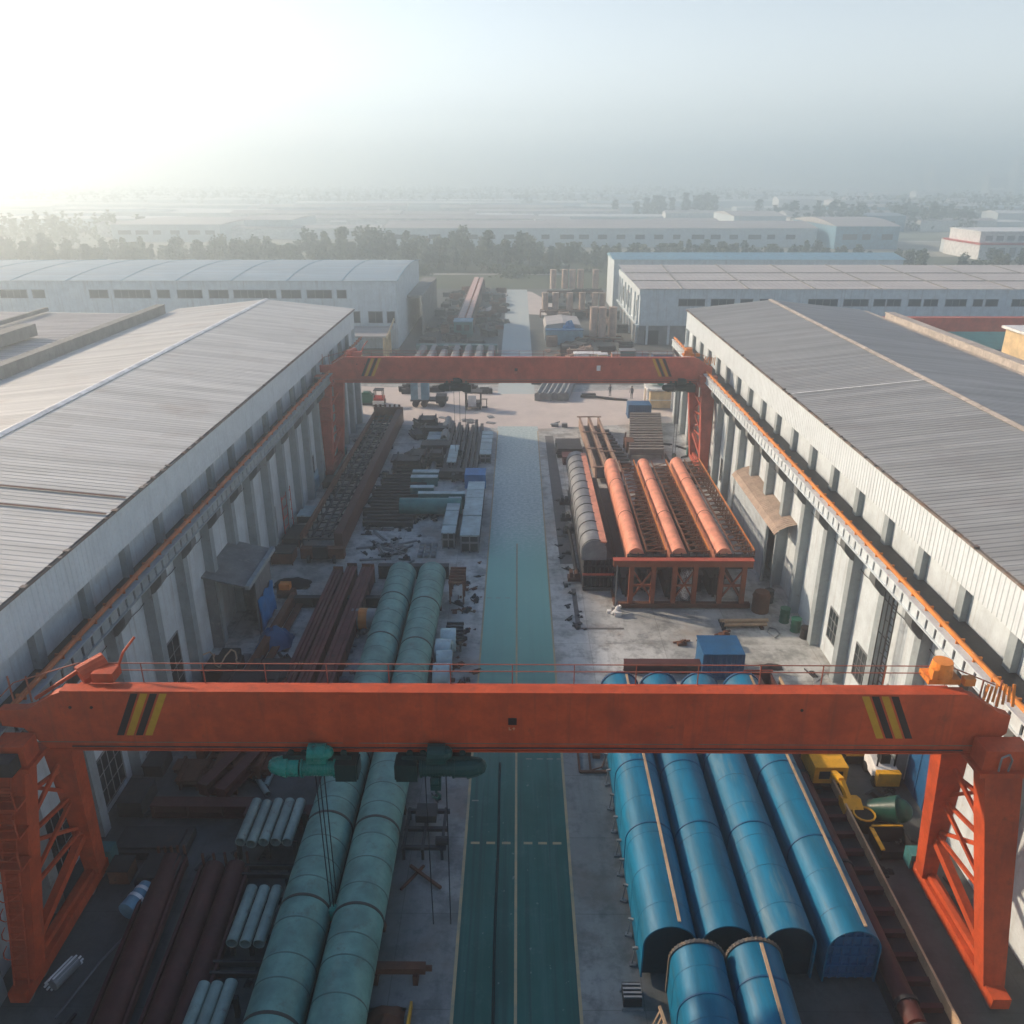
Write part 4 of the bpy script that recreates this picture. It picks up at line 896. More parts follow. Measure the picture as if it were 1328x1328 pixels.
seg_stack(-10.6,-8.2,93.2,97.2,1.0,2,'two broad pale sheets lying on dark boxes near the crossing road')
def beam_x(x0, x1, y, z, w, h, m, label, top='pale'):
    root = thing('plate_beam', label, 'beam', ((x0+x1)/2, y, 0)); b = MB(); b.box(x0,x1,y-w/2,y+w/2,z,z+h); b.build('body', M[m], root)
    b = MB(); b.box(x0-.03,x1+.03,y-w/2-.04,y+w/2+.04,z+h+.002,z+h+.06); b.build('top_plate', M[top], root)
    b = MB()
    for k in range(5): x = x0+.2+(x1-x0-.4)*k/4; b.box(x-.03,x+.03,y-w/2-.05,y-w/2-.002,z,z+h)
    b.build('stiffener', M[m], root)
root = thing('steel_pipe', 'large teal pipe lying across, in front of the teal plate beam', 'pipe', (-8, 72.4, 0))
MB().pipe((-11.0,72.4,.95),(-5.2,72.4,.95),.78,.05,24).build('shell', M['tealpipe'], root, True)
b = MB(); b.box(-10.2,-9.9,71.7,73.1,0,.25); b.box(-6.3,-6.0,71.7,73.1,0,.25); b.build('chock', M['dark'], root)
beam_x(-9.4,-5.0,73.9,.15,.55,1.55,'teal','teal plate beam with pale top lying across, half hidden behind the large teal pipe')
beam_x(-10.6,-8.3,77.4,.1,.7,.9,'teal','short teal plate beam with bright top plate, single')
beam_x(-10.9,-8.2,80.4,.1,.8,.9,'teal','short teal plate beam beside the fan of thin bars, front of two')
beam_x(-10.9,-8.2,82.0,.1,.8,.9,'teal','short teal plate beam beside the fan of thin bars, rear of two')
offs = []
for k in range(16): offs.append((rnd.uniform(-.5,.4), k*.85, .0, rnd.uniform(-.05,.05)))
b = MB(); b.beam((-14.2,69.5,.3),(-9.6,69.5,.3),.1,.45); b.beam((-14.2,69.5,.55),(-9.6,69.5,.55),.28,.05)
series(b, M['teal2'] if 'teal2' in M else M['dark'], 'flat_bar', 'thin dark bar laid crosswise beside the maroon truss girder', 'bar', 'thin bars laid crosswise', offs)
def container(x0, x1, y0, y1, h, m, label, name='container'):
    root = thing(name, label, 'container', ((x0+x1)/2, (y0+y1)/2, 0)); b = MB(); vs = []
    pr = ribs(x0, x1, .3, .04)
    for x, d in pr: vs += [(x, y0-d, .12), (x, y0-d, h-.1)]
    b.add(vs, [(2*k, 2*k+1, 2*k+3, 2*k+2) for k in range(len(pr)-1)]); b.box(x0,x1,y0+.03,y1,.12,h-.06); b.build('body', M[m], root)
    b = MB(); b.box(x0-.06,x1+.06,y0-.08,y1+.06,h-.06,h); b.box(x0-.06,x1+.06,y0-.08,y1+.06,.02,.14)
    for x in (x0, x1): b.box(x-.07,x+.07,y0-.09,y0-.045,.14,h-.06)
    b.build('frame', M[m], root); return root
container(-5.3,-3.3,79.6,81.6,1.5,'bluecont','bright blue steel box standing behind the pale topped rows') if 'bluecont' in M else container(-5.3,-3.3,79.6,81.6,1.5,'bluetarp','bright blue steel box standing behind the pale topped rows')
container(11.8,14.3,45.2,47.4,1.9,'bluedark','dark blue steel container behind the blue arched covers')
container(14.5,17.4,105.8,108,1.8,'bluedark','dark blue steel container at the edge of the crossing road')
# long dark rails near crossing road
offs = [(k*.55+rnd.uniform(-.1,.1), rnd.uniform(-1.5,1.5), 0, rnd.uniform(-.02,.02)) for k in range(7)]
b = MB(); ibeam(b,(-7.9,82.5,.5),(-7.9,101,.5),.35,.75); series(b, M['dark'], 'rail_beam', 'dark rusty rail beam of the row between pale sheets and road', 'beam', 'dark rail beams near the crossing', [(f[0]+.1,f[1],f[2],f[3]) for f in offs])
offs = [(0,0,0,0),(.7,.5,0,.02),(.35,.3,.6,0.01)]
b = MB(); b.pipe((-9.0,93,.45),(-9.0,101.5,.45),.4,.05,16); series(b, M['steel'], 'steel_tube', 'grey steel tube of the trio near the crossing road', 'tube', 'grey tubes near the crossing', offs, True)
b = MB(); b.pipe((-9.1,82.8,.4),(-9.1,90,.4),.32,.05,14); single(b, M['steel'], 'steel_tube', 'single grey tube lying between dark crates and narrow pale boxes', 'tube', None, True)
b = MB(); b.box(-11,-7.6,90.3,92.2,.1,1.2)
for k in range(6): b.box(-11+k*.66,-10.94+k*.66,90.22,90.3,.05,1.25)
single(b, M['dark'], 'plate_stack', 'black stack of plates before the two broad pale sheets', 'plates')
b = MB(); b.box(-8.6,-3.6,82.0,83.2,.1,1.0); b.box(-8.4,-3.9,81.8,81.95,.3,.5); single(b, M['dark'], 'plate_stack', 'black stack of plates right behind the bright blue box', 'plates')
# rollers and rubble
for (x, y, lab, sd) in ((-9.8,71.0,'heap of small offcuts in front of the teal plate beams',11),(-13.5,46.5,'dark rusty heap of scrap between channel beam and maroon bundle',12)):
    r = random.Random(sd); b = MB()
    for k in range(40):
        a, c = r.uniform(-2.2,2.2), r.uniform(-.8,.8); s_ = r.uniform(.08,.28); b.beam((x+a,y+c,s_*.5+.01),(x+a+r.uniform(-.5,.5),y+c+r.uniform(-.4,.4),s_*.5+.05+r.random()*.3), s_, s_*.8)
    tag(b.build('scrap_heap', M['dark']), lab, 'scrap', kind='stuff')
offs = [(dx*.55, dy*.7, 0, 0) for dx in range(3) for dy in range(4)]
b = MB(); b.cyl((-8.35,63.2,.2),(-7.95,63.2,.2),.2,n=12); series(b, M['steel'], 'roller', 'small steel roller of the grid before the pale topped rows', 'roller', 'small rollers laid in a grid', offs, True)
# ---- beside the green pipes: coils, frames, wheels
offs = [(0,0,0,0),(.05,1.5,0,.1),(-.1,2.9,0,-.08),(.1,4.3,0,.05)]
b = MB(); b.pipe((-5.2,44.2,.85),(-4.2,44.2,.85),.8,.3,18); b.cyl((-5.0,44.2,.85),(-4.4,44.2,.85),.45,n=14)
series(b, M['pale'], 'cable_reel', 'pale teal reel standing in the row beside the green pipe', 'reel', 'pale reels beside the green pipe', offs, True)
for i, (x, y, lab) in enumerate(((-4.5,56.3,'tall rusty machine frame beside the far green pipe end'),(-4.3,49.6,'low dark roller frame between reels and machine frame'))):
    b = MB(); h = 1.7 if i == 0 else .7
    for dx in (-.5,.5):
        for dy in (-1.2,0,1.2): b.beam((x+dx,y+dy,0),(x+dx,y+dy,h),.12)
        b.beam((x+dx,y-1.3,h),(x+dx,y+1.3,h),.15); b.beam((x+dx,y-1.3,h*.45),(x+dx,y+1.3,h*.45),.1)
    for k in range(6): b.beam((x-.6,y-1.2+k*.48,h+.1),(x+.6,y-1.2+k*.48,h+.1),.16)
    single(b, M['rust'] if i==0 else M['dark'], 'machine_frame', lab, 'frame')
r = random.Random(21)
offs = [(r.uniform(-1.2,1.2), r.uniform(0,8), 0, r.uniform(0,3)) for k in range(22)]
b = MB(); b.cyl((-10.6,42.8,.16),(-10.25,42.8,.16),.16,n=10); b.cyl((-10.7,42.8,.16),(-10.15,42.8,.16),.07,n=8)
series(b, M['steel'], 'wheel_hub', 'loose steel wheel hub between maroon beams and green pipe', 'hub', 'loose wheel hubs', offs, True)
# clutter at the foot of the shaded wall
root = thing('hose_coil', 'tan hose looped over dark crates below the lean-to shed', 'hose', (-19, 46, 0))
b = MB(); b.tube([(-20+.2*k, 45.5+.8*math.sin(k*.9), .9+.6*abs(math.cos(k*.8))) for k in range(14)], .05, 6); b.build('hose', M['tan'], root)
b = MB(); b.box(-19.9,-17.8,44.6,46.6,.05,.8); b.box(-19.6,-18.4,46.7,47.8,.05,.6); b.build('crate', M['dark'], root)
b = MB(); b.box(-20.7,-16.9,43.0,43.25,.5,.65); b.beam((-20.6,43.1,0),(-20.6,43.1,.5),.1); b.beam((-17,43.1,0),(-17,43.1,.5),.1); single(b, M['tubegreen'], 'work_bench', 'narrow green bench rail beside the shaded wall window', 'bench')
root = thing('compressor', 'rusty orange compressor beside the lean-to shed', 'machine', (-17.3, 55.6, 0))
b = MB(); b.cyl((-18.0,55.6,.6),(-16.7,55.6,.6),.42,n=14); b.build('tank', M['rust'], root, True); MB().box(-17.8,-17.0,55.3,55.9,1.0,1.45).build('motor', M['rail'], root)
# ---- shaded corner under the near crane
b = MB(); ibeam(b,(-18.2,32.9,.5),(-12.9,32.9,.5),.7,.75); single(b, M['maroon'], 'cross_beam', 'maroon flanged beam lying across below the orange girder', 'beam')
b = MB(); ibeam(b,(-13.3,32.2,.6),(-9.9,32.2,.6),.7,.85); single(b, M['maroon'], 'cross_beam', 'maroon flanged beam lying across, touching the green pipe', 'beam')
b = MB(); ibeam(b,(-15.9,33.6,1.0),(-13.9,39.5,1.0),.6,.7); single(b, M['maroon'], 'cross_beam', 'maroon flanged beam on top of the cross beam, running lengthwise, near shed', 'beam')
b = MB(); ibeam(b,(-14.9,33.3,1.0),(-12.9,39.3,1.0),.6,.7); single(b, M['maroon'], 'cross_beam', 'maroon flanged beam on top of the cross beam, running lengthwise, near pipes', 'beam')
def tube_bundle(x, y0, y1, n, r, z, group, label, step, rowsn=1):
    offs = [(k*step, rnd.uniform(-.12,.12), 0, 0) for k in range(n)]
    b = MB(); b.pipe((x,y0,z+r),(x,y1,z+r),r,.03,16); series(b, M['tubegreen'], 'steel_tube', label, 'tube', group, offs, True)
    xe = x+(n-1)*step
    root = thing('tube_trestle', 'dark trestle under the '+group, 'trestle', ((x+xe)/2, (y0+y1)/2, 0))
    b = MB()
    for y in (y0+.4, y1-.5): b.box(x-r-.1,xe+r+.1,y,y+.2,z-.22,z-.004); [b.box(xx-.08,xx+.08,y,y+.2,.0,z-.222) for xx in (x-r,(x+xe)/2,xe+r)]
    b.build('frame', M['dark'], root)
tube_bundle(-12.75, 29.6, 32.3, 5, .24, 1.1, 'five tube bundle next to maroon beams', 'grey green tube in the bundle of five before the maroon cross beam', .54)
tube_bundle(-11.45, 24.4, 27.2, 3, .24, 1.0, 'three tube bundle touching the green pipe', 'grey green tube in the bundle of three beside the green pipe', .55)
tube_bundle(-11.9, 19.6, 22.6, 3, .24, 1.0, 'nearest three tube bundle', 'grey green tube in the last bundle before the picture edge', .5)
for y, lab in ((28.4,'pair of thin dark rails across, between the two tube bundles'),(23.4,'pair of thin dark rails across, in front of the tube trio')):
    b = MB(); b.box(-13.0,-10,y,y+.12,.5,.75); b.box(-13.0,-10,y+.5,y+.62,.5,.75); b.box(-12.8,-12.6,y-.1,y+.8,0,.5); b.box(-10.4,-10.2,y-.1,y+.8,0,.5); single(b, M['dark'], 'rail_pair', lab, 'rails')
def trough(xa, ya, xb, yb, w, h, label, lobes=1):
    root = thing('trough_girder', label, 'girder', ((xa+xb)/2, (ya+yb)/2, 0), 'maroon trough girders')
    d = Vector((xb-xa, yb-ya, 0)).normalized(); a = Vector((d.y, -d.x, 0)); b = MB()
    prof = []
    for l in range(lobes):
        cx = (l-(lobes-1)/2)*w
        prof += [(cx+w/2*.96*math.cos(math.pi*(1-k/8)), h*.5+h*.5*math.sin(math.pi*(1-k/8))) for k in range(9)]
    prof = [(prof[0][0], .1)]+prof+[(prof[-1][0], .1)]
    n = len(prof); vs = []
    for P_ in ((xa,ya),(xb,yb)): vs += [(P_[0]+a.x*q, P_[1]+a.y*q, z) for q, z in prof]
    b.add(vs, [(k,(k+1)%n,(k+1)%n+n,k+n) for k in range(n)]+[tuple(range(n-1,-1,-1)),tuple(range(n,2*n))]); b.build('shell', M['maroon'], root, True)
    b = MB(); W = w*lobes/2
    for sgn in (-1,1): b.beam((xa+a.x*sgn*(W+.08),ya+a.y*sgn*(W+.08),h*.55),(xb+a.x*sgn*(W+.08),yb+a.y*sgn*(W+.08),h*.55),.12,.35)
    b.build('side_flange', M['maroon'], root)
    b = MB(); q = Vector((xa,ya,0))-d*.15; b.beam(q-a*W,q+a*W+Vector((0,0,.0)),.1,.5)
    for k in range(5): p = q+a*(W*(k/2-1)); b.beam((p.x,p.y,0),(p.x,p.y,h+.25),.09)
    b.build('end_frame', M['rust'], root)
trough(-15.9,29.4,-14.9,17.5,1.15,1.0,'single lobed maroon trough girder beside the blue white drum')
trough(-13.3,29.0,-12.7,17.5,1.0,1.0,'double lobed maroon trough girder before the small tube bundles',2)
b = MB(); b.box(-19,-15.6,29.9,31.6,.05,.5); b.box(-18.8,-15.9,30.1,31.4,.5,.62); single(b, M['dark'], 'plate_stack', 'low black stack of plates near the leg of the orange crane', 'plates')
b = MB(); b.box(-17.0,-15.3,27.9,29.6,.05,.75); b.box(-16.9,-15.5,28,29.5,.75,.9); single(b, M['dark'], 'steel_chest', 'black steel chest behind the blue white drum', 'chest')
root = thing('drum', 'blue white banded drum lying near the orange crane leg', 'drum', (-16.6, 27.2, 0))
b = MB(); b.cyl((-16.8,26.6,.45),(-16.4,27.9,.45),.42,n=16); b.build('shell', M['bluesheet'], root, True)
b = MB(); b.cyl((-16.65,27.1,.45),(-16.6,27.25,.45),.44,n=16); b.cyl((-16.52,27.5,.45),(-16.48,27.65,.45),.44,n=16); b.build('band', M['white'], root, True)
root = thing('sheet_roll', 'small pale ribbed roll lying at the foot of the caged crane leg', 'roll', (-18.1, 23.6, 0))
b = MB(); b.cyl((-18.3,23.2,.3),(-17.9,24.3,.3),.28,n=12); b.build('core', M['steel'], root); b = MB()
for k in range(10): a = 2*math.pi*k/10; b.beam((-18.3+.28*math.cos(a)*.9,23.2+.1*math.cos(a),.3+.28*math.sin(a)),(-17.9+.28*math.cos(a)*.9,24.3+.1*math.cos(a),.3+.28*math.sin(a)),.06)
b.build('rib', M['white'], root)
b = MB(); b.tube([(-17.6,22.0,.05),(-16.9,24.2,.3),(-16.3,26.2,.1)],.05,5); single(b, M['steel'], 'thin_bar', 'thin pale bar lying beside the maroon trough girder', 'bar')
for (x,y,w,d,h,lab) in ((-19.3,33.6,1.2,1.8,.9,'dark crate near the wall behind the orange crane leg'),(-19.4,36.4,1.0,1.4,.7,'small dark crate near the wall past the orange crane leg'),(-18.0,28.9,.9,.9,.8,'rusty motor block at the foot of the leaning orange leg')):
    root = thing('steel_crate', lab, 'crate', (x,y,0)); MB().box(x-w/2,x+w/2,y-d/2,y+d/2,.05,h).build('body', M['dark'] if 'rusty' not in lab else M['rust'], root); MB().box(x-w/2-.04,x+w/2+.04,y-d/2-.04,y+d/2+.04,h+.002,h+.06).build('lid', M['dark'], root)
# machine frame right of the green pipes, near
root = thing('machine_frame', 'dark low machine frame with legs beside the road under the dark hoist', 'frame', (-4.3, 31.5, 0))
b = MB()
for y in (30.2,31.4,32.6): b.beam((-5.4,y,.6),(-3.3,y,.6),.18)
for x in (-5.3,-4.4,-3.5): b.beam((x,30.0,.6),(x,32.8,.6),.14); b.beam((x,30.1,0),(x,30.1,.6),.12); b.beam((x,32.7,0),(x,32.7,.6),.12)
b.build('frame', M['dark'], root); b = MB(); b.box(-4.9,-3.9,31.7,32.6,.7,1.1); b.cyl((-3.8,30.4,.85),(-3.2,30.4,.85),.2,n=10); b.build('motor', M['dark'], root)
b = MB(); b.beam((-4.9,29.4,.3),(-3.4,28.3,.1),.12); b.beam((-5.2,28.2,.1),(-4.3,29.6,.1),.1); single(b, M['rust'], 'loose_bar', 'crossed loose bars below the dark machine frame', 'bars')
b = MB(); b.box(-6.0,-3.6,23.6,23.95,.5,.8); b.cyl((-3.75,23.77,.65),(-3.35,23.77,.65),.12,n=10); b.box(-5.8,-5.5,23.5,24.05,0,.5); b.box(-4.1,-3.9,23.5,24.05,0,.5); single(b, M['rust'], 'axle_beam', 'rusty axle beam across between the green pipe and the road', 'beam')
heap(-5.0,21.9,1.4,1.3,.5,M['rust'],'scrap_mound','rust brown mound beside the nearer green pipe','scrap',9)
b = MB(); b.beam((-4.05,22.6,.1),(-4.1,20.6,.25),.09,.4); b.beam((-4.2,21.5,.2),(-4.0,20.4,.2),.14,.2); single(b, M['yellow'], 'yellow_lever', 'yellow steel lever bar beside the rust brown mound', 'lever')
# ---- sunlit side, near
root = thing('pallet_box', 'small dark slatted box on the grey strip beside the short blue covers', 'box', (4.5, 22.9, 0))
MB().box(4.15,4.85,22.55,23.3,.12,.55).build('body', M['dark'], root)
b = MB()
for k in range(4): b.box(4.15,4.85,22.6+k*.18,22.68+k*.18,.555,.6)
for y in (22.5,23.3): b.box(4.08,4.92,y-.04,y+.04,0,.12)
b.build('slat', M['steel'], root)
b = MB()
for k in range(10): b.beam((5.0+k*.05,21.6-k*.22,.05),(5.45+k*.03,21.9-k*.24,.9),.06)
b.beam((5.4,22.0,.9),(5.75,19.8,.9),.1); single(b, M['tan'], 'batten_rack', 'tan batten rack leaning by the short blue cover', 'battens')
b = MB(); b.beam((4.0,36.2,.1),(4.0,38.6,.1),.1); b.beam((3.4,36.2,.1),(3.4,38.6,.1),.1); b.beam((3.4,36.2,.1),(4.9,36.2,.1),.12); b.beam((3.4,38.6,.1),(4.4,38.6,.1),.1); b.tube([(4,36.3,.1),(4.6,36.4,.25),(4.9,37.4,.1)],.04); b.box(4.2,4.6,37.4,38.0,.004,.2); single(b, M['rust'], 'floor_frame', 'flat rusty floor frame on the grey strip beyond the first blue cover', 'frame')
for (y,lab) in ((39.8,'small dark bollard on the grey strip below the orange girder'),(41.5,'second dark bollard on the grey strip just past the orange girder')):
    b = MB(); b.cyl((3.6,y,0),(3.6,y,.35),.14,n=10); b.cyl((3.6,y,.35),(3.6,y,.42),.18,n=10); b.box(3.4,3.8,y-.2,y+.2,.0,.04); single(b, M['dark'], 'bollard', lab, 'bollard')
b = MB(); b.box(6.9,11.9,46.0,46.15,.05,.75); b.box(6.9,11.9,45.7,46.3,.76,.83); b.box(6.9,11.9,45.8,46.3,0,.05); single(b, M['maroon'], 'web_plate', 'maroon web plate standing behind the far ends of the blue covers', 'plate')
root = thing('open_skip', 'maroon open skip beside the dark blue container', 'skip', (15.1, 44, 0))
b = MB(); b.box(14.3,15.9,44.4,44.5,0,1.1); b.box(14.3,14.4,42.4,44.4,0,1.0); b.box(15.8,15.9,42.4,44.4,0,1.0); b.box(14.3,15.9,42.4,42.5,0,.9); b.box(14.4,15.8,42.5,44.4,.02,.2); b.build('body', M['maroon'], root)
b = MB(); b.box(14.2,16.0,42.32,42.4,.82,.94); b.box(14.2,16.0,44.5,44.58,1.02,1.14); b.build('rim', M['orange_far'], root)
offs = [(0,0,0,0),(.0,.32,0,.0),(.1,.15,.24,.02),(-.1,.6,0,-.01)]
b = MB(); b.cyl((14.6,51.6,.3),(17.7,51.7,.3),.13,n=10); series(b, M['tan'], 'timber_pole', 'tan pole in the small stack before the support frame', 'pole', 'small stack of tan poles', offs, True)
b = MB(); b.box(14.5,14.75,51.4,52.7,0,.16); b.box(17.2,17.45,51.4,52.7,0,.16); b.box(14.45,14.6,51.3,51.42,0,.6); single(b, M['dark'], 'pole_rest', 'dark rest under the small stack of tan poles', 'rest')
root = thing('rusty_box', 'small rusty open box alone on the bare concrete', 'box', (14.1, 49.2, 0))
b = MB(); b.box(13.6,14.6,48.9,49.6,.15,.5); b.build('body', M['rust'], root); b = MB(); b.box(13.5,14.7,48.8,48.9,.0,.18); b.box(13.5,14.7,49.6,49.7,0,.18); b.box(13.55,14.65,48.88,49.62,.5,.56); b.build('rim', M['rust'], root)
b = MB(); b.cyl((17.9,54.2,0),(17.9,54.2,1.25),.62,n=16); b.cyl((17.9,54.2,1.25),(17.9,54.2,1.6),.66,.5,n=16); single(b, M['ochre'] if 'ochre' in M else M['rust'], 'barrel', 'ochre brown barrel between the support frame and the white wall', 'barrel', None, True)
for i,(x,y,h,mm,lab) in enumerate(((19.6,51.3,1.0,'green','dark green drum at the wall foot, front of the cluster'),(19.2,52.6,1.1,'green','dark green drum at the wall foot, rear of the cluster'),(20.0,50.4,.8,'black','black drum at the wall foot beside the green ones'),(18.9,55.6,1.0,'dark','grimy drum behind the ochre barrel'))):
    b = MB(); b.cyl((x,y,0),(x,y,h),.34,n=14)
    for z in (.0,h*.33,h*.66,h-.04): b.cyl((x,y,z),(x,y,z+.05),.37,n=14)
    single(b, M[mm], 'drum', lab, 'drum', None, True)
b = MB(); b.tube([(17.9,50.3,.03),(18.4,50.8,.03),(18.3,51.5,.03),(17.9,51.7,.03),(17.6,51.1,.03),(17.9,50.3,.03)],.05,6); single(b, M['steel'], 'hose_loop', 'loop of pale hose on the concrete near the tan poles', 'hose')
heap(16.6,46.6,1.3,.7,.25,M['dark'],'scrap_mound','small dark scrap mound on the lit concrete beside the open skip','scrap',14)
b = MB(); b.box(18.6,19.4,43.6,44.4,.02,.35); b.beam((18.6,44.4,.2),(19.6,45.2,.5),.1); b.box(18.8,19.2,44.5,45.0,.0,.3); single(b, M['steel'], 'broken_crate', 'broken pale crate at the foot of the sunlit wall', 'crate')
b = MB(); b.box(16.6,20.0,41.9,42.05,.05,.15); b.box(16.8,19.6,42.2,42.35,.1,.22); b.box(16.9,19.8,42.6,42.7,.05,.12); single(b, M['dark'], 'bar_bundle', 'dark flat bars on the concrete just past the orange girder', 'bars')
# white bits by the rack post
b = MB(); b.beam((6.9,53.5,.05),(7.6,54.0,.5),.18); b.box(7.1,7.6,53.2,53.7,.0,.35); b.ball((7.35,53.6,.5),.2,8,5); b.box(6.6,6.9,53.7,54.0,0,.2); single(b, M['white'], 'rag_bundle', 'white rag bundle on the concrete before the support frame', 'bundle')
b = MB(); b.cyl((7.25,54.3,0),(7.25,54.3,3.6),.05,n=8); b.box(7.0,7.5,54.1,54.5,0,.08); single(b, M['steel'], 'thin_post', 'thin grey post standing at the corner of the support frame', 'post')
M['greendark'] = paint('dark green drum', (.006,.05,.035), .35, dirt=(.03,.03,.025))
# ------------------------------------------------------------------ machines near the sunlit wall
root = thing('excavator', 'yellow machine with boxy body and a bucket on the dark ground', 'machine', (16.3, 34.6, 0))
b = MB(); b.box(15.3,17.0,34.6,36.6,.75,1.75); b.box(15.3,16.4,36.0,36.7,1.752,2.2); b.build('body', M['yellow'], root)
b = MB(); b.box(15.55,16.1,34.56,34.6,1.05,1.5); b.box(16.3,16.75,34.56,34.6,1.05,1.5); b.build('window', M['glass'], root)
b = MB()
for x in (15.5,16.8): b.box(x-.25,x+.25,34.3,36.7,0,.62)
b.box(15.6,16.7,34.8,36.2,.4,.74); b.build('track', M['black'], root)
b = MB(); b.beam((16.2,34.5,1.5),(16.3,33.7,1.7),.28); b.beam((16.3,33.7,1.7),(16.6,33.0,.9),.24); b.build('arm', M['yellow'], root)
b = MB(); b.prism([(32.6,.5),(33.3,.55),(33.5,.95),(33.0,1.15),(32.5,.9)], 16.2, 17.1, 'x'); b.build('bucket', M['yellow'], root)
root = thing('forklift', 'white and yellow forklift truck parked against the sunlit wall', 'forklift', (19.4, 36.3, 0))
b = MB(); b.prism([(35.1,.35),(36.8,.35),(36.8,1.15),(36.2,1.3),(35.1,1.05)], 18.8, 19.9, 'x'); b.build('body', M['white'], root)
b = MB(); b.box(18.75,19.95,34.9,35.25,.3,1.1); b.build('counterweight', M['yellow'], root)
b = MB()
for x in (18.9,19.8):
    for y in (35.5,36.6): b.beam((x,y,1.1),(x,y,2.1),.07)
b.box(18.8,19.9,35.4,36.7,2.1,2.16); b.build('roof_guard', M['black'], root)
b = MB(); b.box(19.1,19.6,35.6,36.1,1.2,1.7); b.build('seat', M['black'], root)
b = MB()
for x in (19.0,19.7): b.beam((x,36.95,.1),(x,36.95,2.4),.1)
for z in (.6,1.5,2.3): b.beam((19.0,36.95,z),(19.7,36.95,z),.08)
for x in (19.1,19.6): b.box(x-.05,x+.05,37.0,38.0,.08,.13)
b.build('mast', M['black'], root)
for x in (18.85,19.85):
    for y in (35.3,36.5): MB().cyl((x-.1,y,.3),(x+.1,y,.3),.3,n=14).build('wheel', M['black'], root)
root = thing('coil_crate', 'tan striped crate of coiled springs beside the white forklift', 'crate', (18.5, 37.4, 0))
MB().box(17.9,19.0,37.0,38.2,.05,.5).build('body', M['dark'], root); b = MB()
for k in range(4):
    for j in range(3): b.pipe((17.95,37.15+k*.26,.55+j*.16),(18.95,37.15+k*.26,.55+j*.16),.1,.03,10)
b.build('coil', M['yellow'], root)
root = thing('loader', 'small green and black drum mixer with yellow rim on the dark ground', 'machine', (17.7, 32.2, 0))
b = MB(); b.cyl((17.6,32.9,.55),(18.7,32.2,1.15),.5,.72,n=18); b.ball((18.65,32.25,1.12),.66,16,8,.85); b.build('drum', M['greendark'], root, True)
b = MB(); b.cyl((17.0,32.2,.1),(17.0,32.2,.9),.45,.5,n=14); b.build('tub', M['black'], root, True); b = MB(); b.pipe((17.0,32.2,.9),(17.0,32.2,.97),.54,.08,14); b.build('rim', M['yellow'], root)
b = MB(); b.box(17.2,18.6,32.1,33.1,.1,.3); b.cyl((17.5,31.8,.3),(17.5,31.8,.3001),.1,n=6); b.build('frame', M['dark'], root)
root = thing('scoop', 'dark steel scoop with worn yellow lip lying behind the drum mixer', 'scoop', (17.9, 30.9, 0))
b = MB(); b.prism([(30.2,.02),(31.3,.02),(31.5,.8),(31.44,.8),(31.2,.12),(30.3,.12),(30.06,.7),(30.0,.7)], 17.1, 18.6, 'x'); b.box(17.05,17.1,30.1,31.45,.05,.7); b.box(18.6,18.65,30.1,31.45,.05,.7); b.build('shell', M['black'], root)
b = MB(); b.box(17.0,17.18,30.05,31.5,.702,.78); b.beam((17.1,31.5,.84),(18.6,31.5,.84),.07); b.build('lip', M['yellow'], root)
b = MB(); b.tube([(16.7,32.0,.05),(16.5,31.2,.05),(16.8,30.4,.05),(17.0,29.6,.05)],.04,5); single(b, M['black'], 'hose', 'black hose lying from the drum mixer to the scoop', 'hose')
for (x,y,lab) in ((15.9,33.2,'dark flat tool on the ground by the lattice girder below the yellow machine'),(16.9,29.4,'black oil pan on the ground before the scoop')):
    b = MB(); b.box(x-.6,x+.5,y-.12,y+.12,.004,.12); b.box(x-.2,x+.2,y-.3,y+.3,.004,.09); b.cyl((x+.3,y,.0),(x+.3,y,.2),.1,n=8); single(b, M['black'], 'steel_tool', lab, 'tool')
# ---- sheet awning lean-to on the sunlit wall
root = thing('sheet_awning', 'brown corrugated sheet awning with white sheet walls on the sunlit wall', 'awning', (20.3, 63, 0))
b = MB(); pr = ribs(56.5, 69.7, .3, .045); cur = [(21.5,6.0),(20.7,5.95),(19.9,5.75),(19.3,5.45),(19.0,5.1)]
vs = []
for y, d in pr: vs += [(x, y, z+d) for x, z in cur]
n = len(cur); b.add(vs, [(i*n+k, i*n+k+1, (i+1)*n+k+1, (i+1)*n+k) for i in range(len(pr)-1) for k in range(n-1)]); b.build('roof', M['awning'], root, False)
b = MB(); vs = []
for y, d in ribs(59.2, 69.5, .35, .04): vs += [(19.35-d,y,0),(19.35-d,y,5.1)]
b.add(vs, [(2*k,2*k+1,2*k+3,2*k+2) for k in range(len(vs)//2-1)]); b.prism([(19.35,0),(21.4,0),(21.4,5.9),(20,5.6),(19.35,5.3)], 69.45, 69.5); b.build('wall', M['wall'], root)
b = MB(); b.box(20.9,21.35,57.0,59.2,0,4.4); b.build('doorway', M['black'], root)
b = MB()
for y in (56.7,59.1): b.box(19.2,19.4,y-.1,y+.1,0,5.2)
b.build('post', M['column'], root)
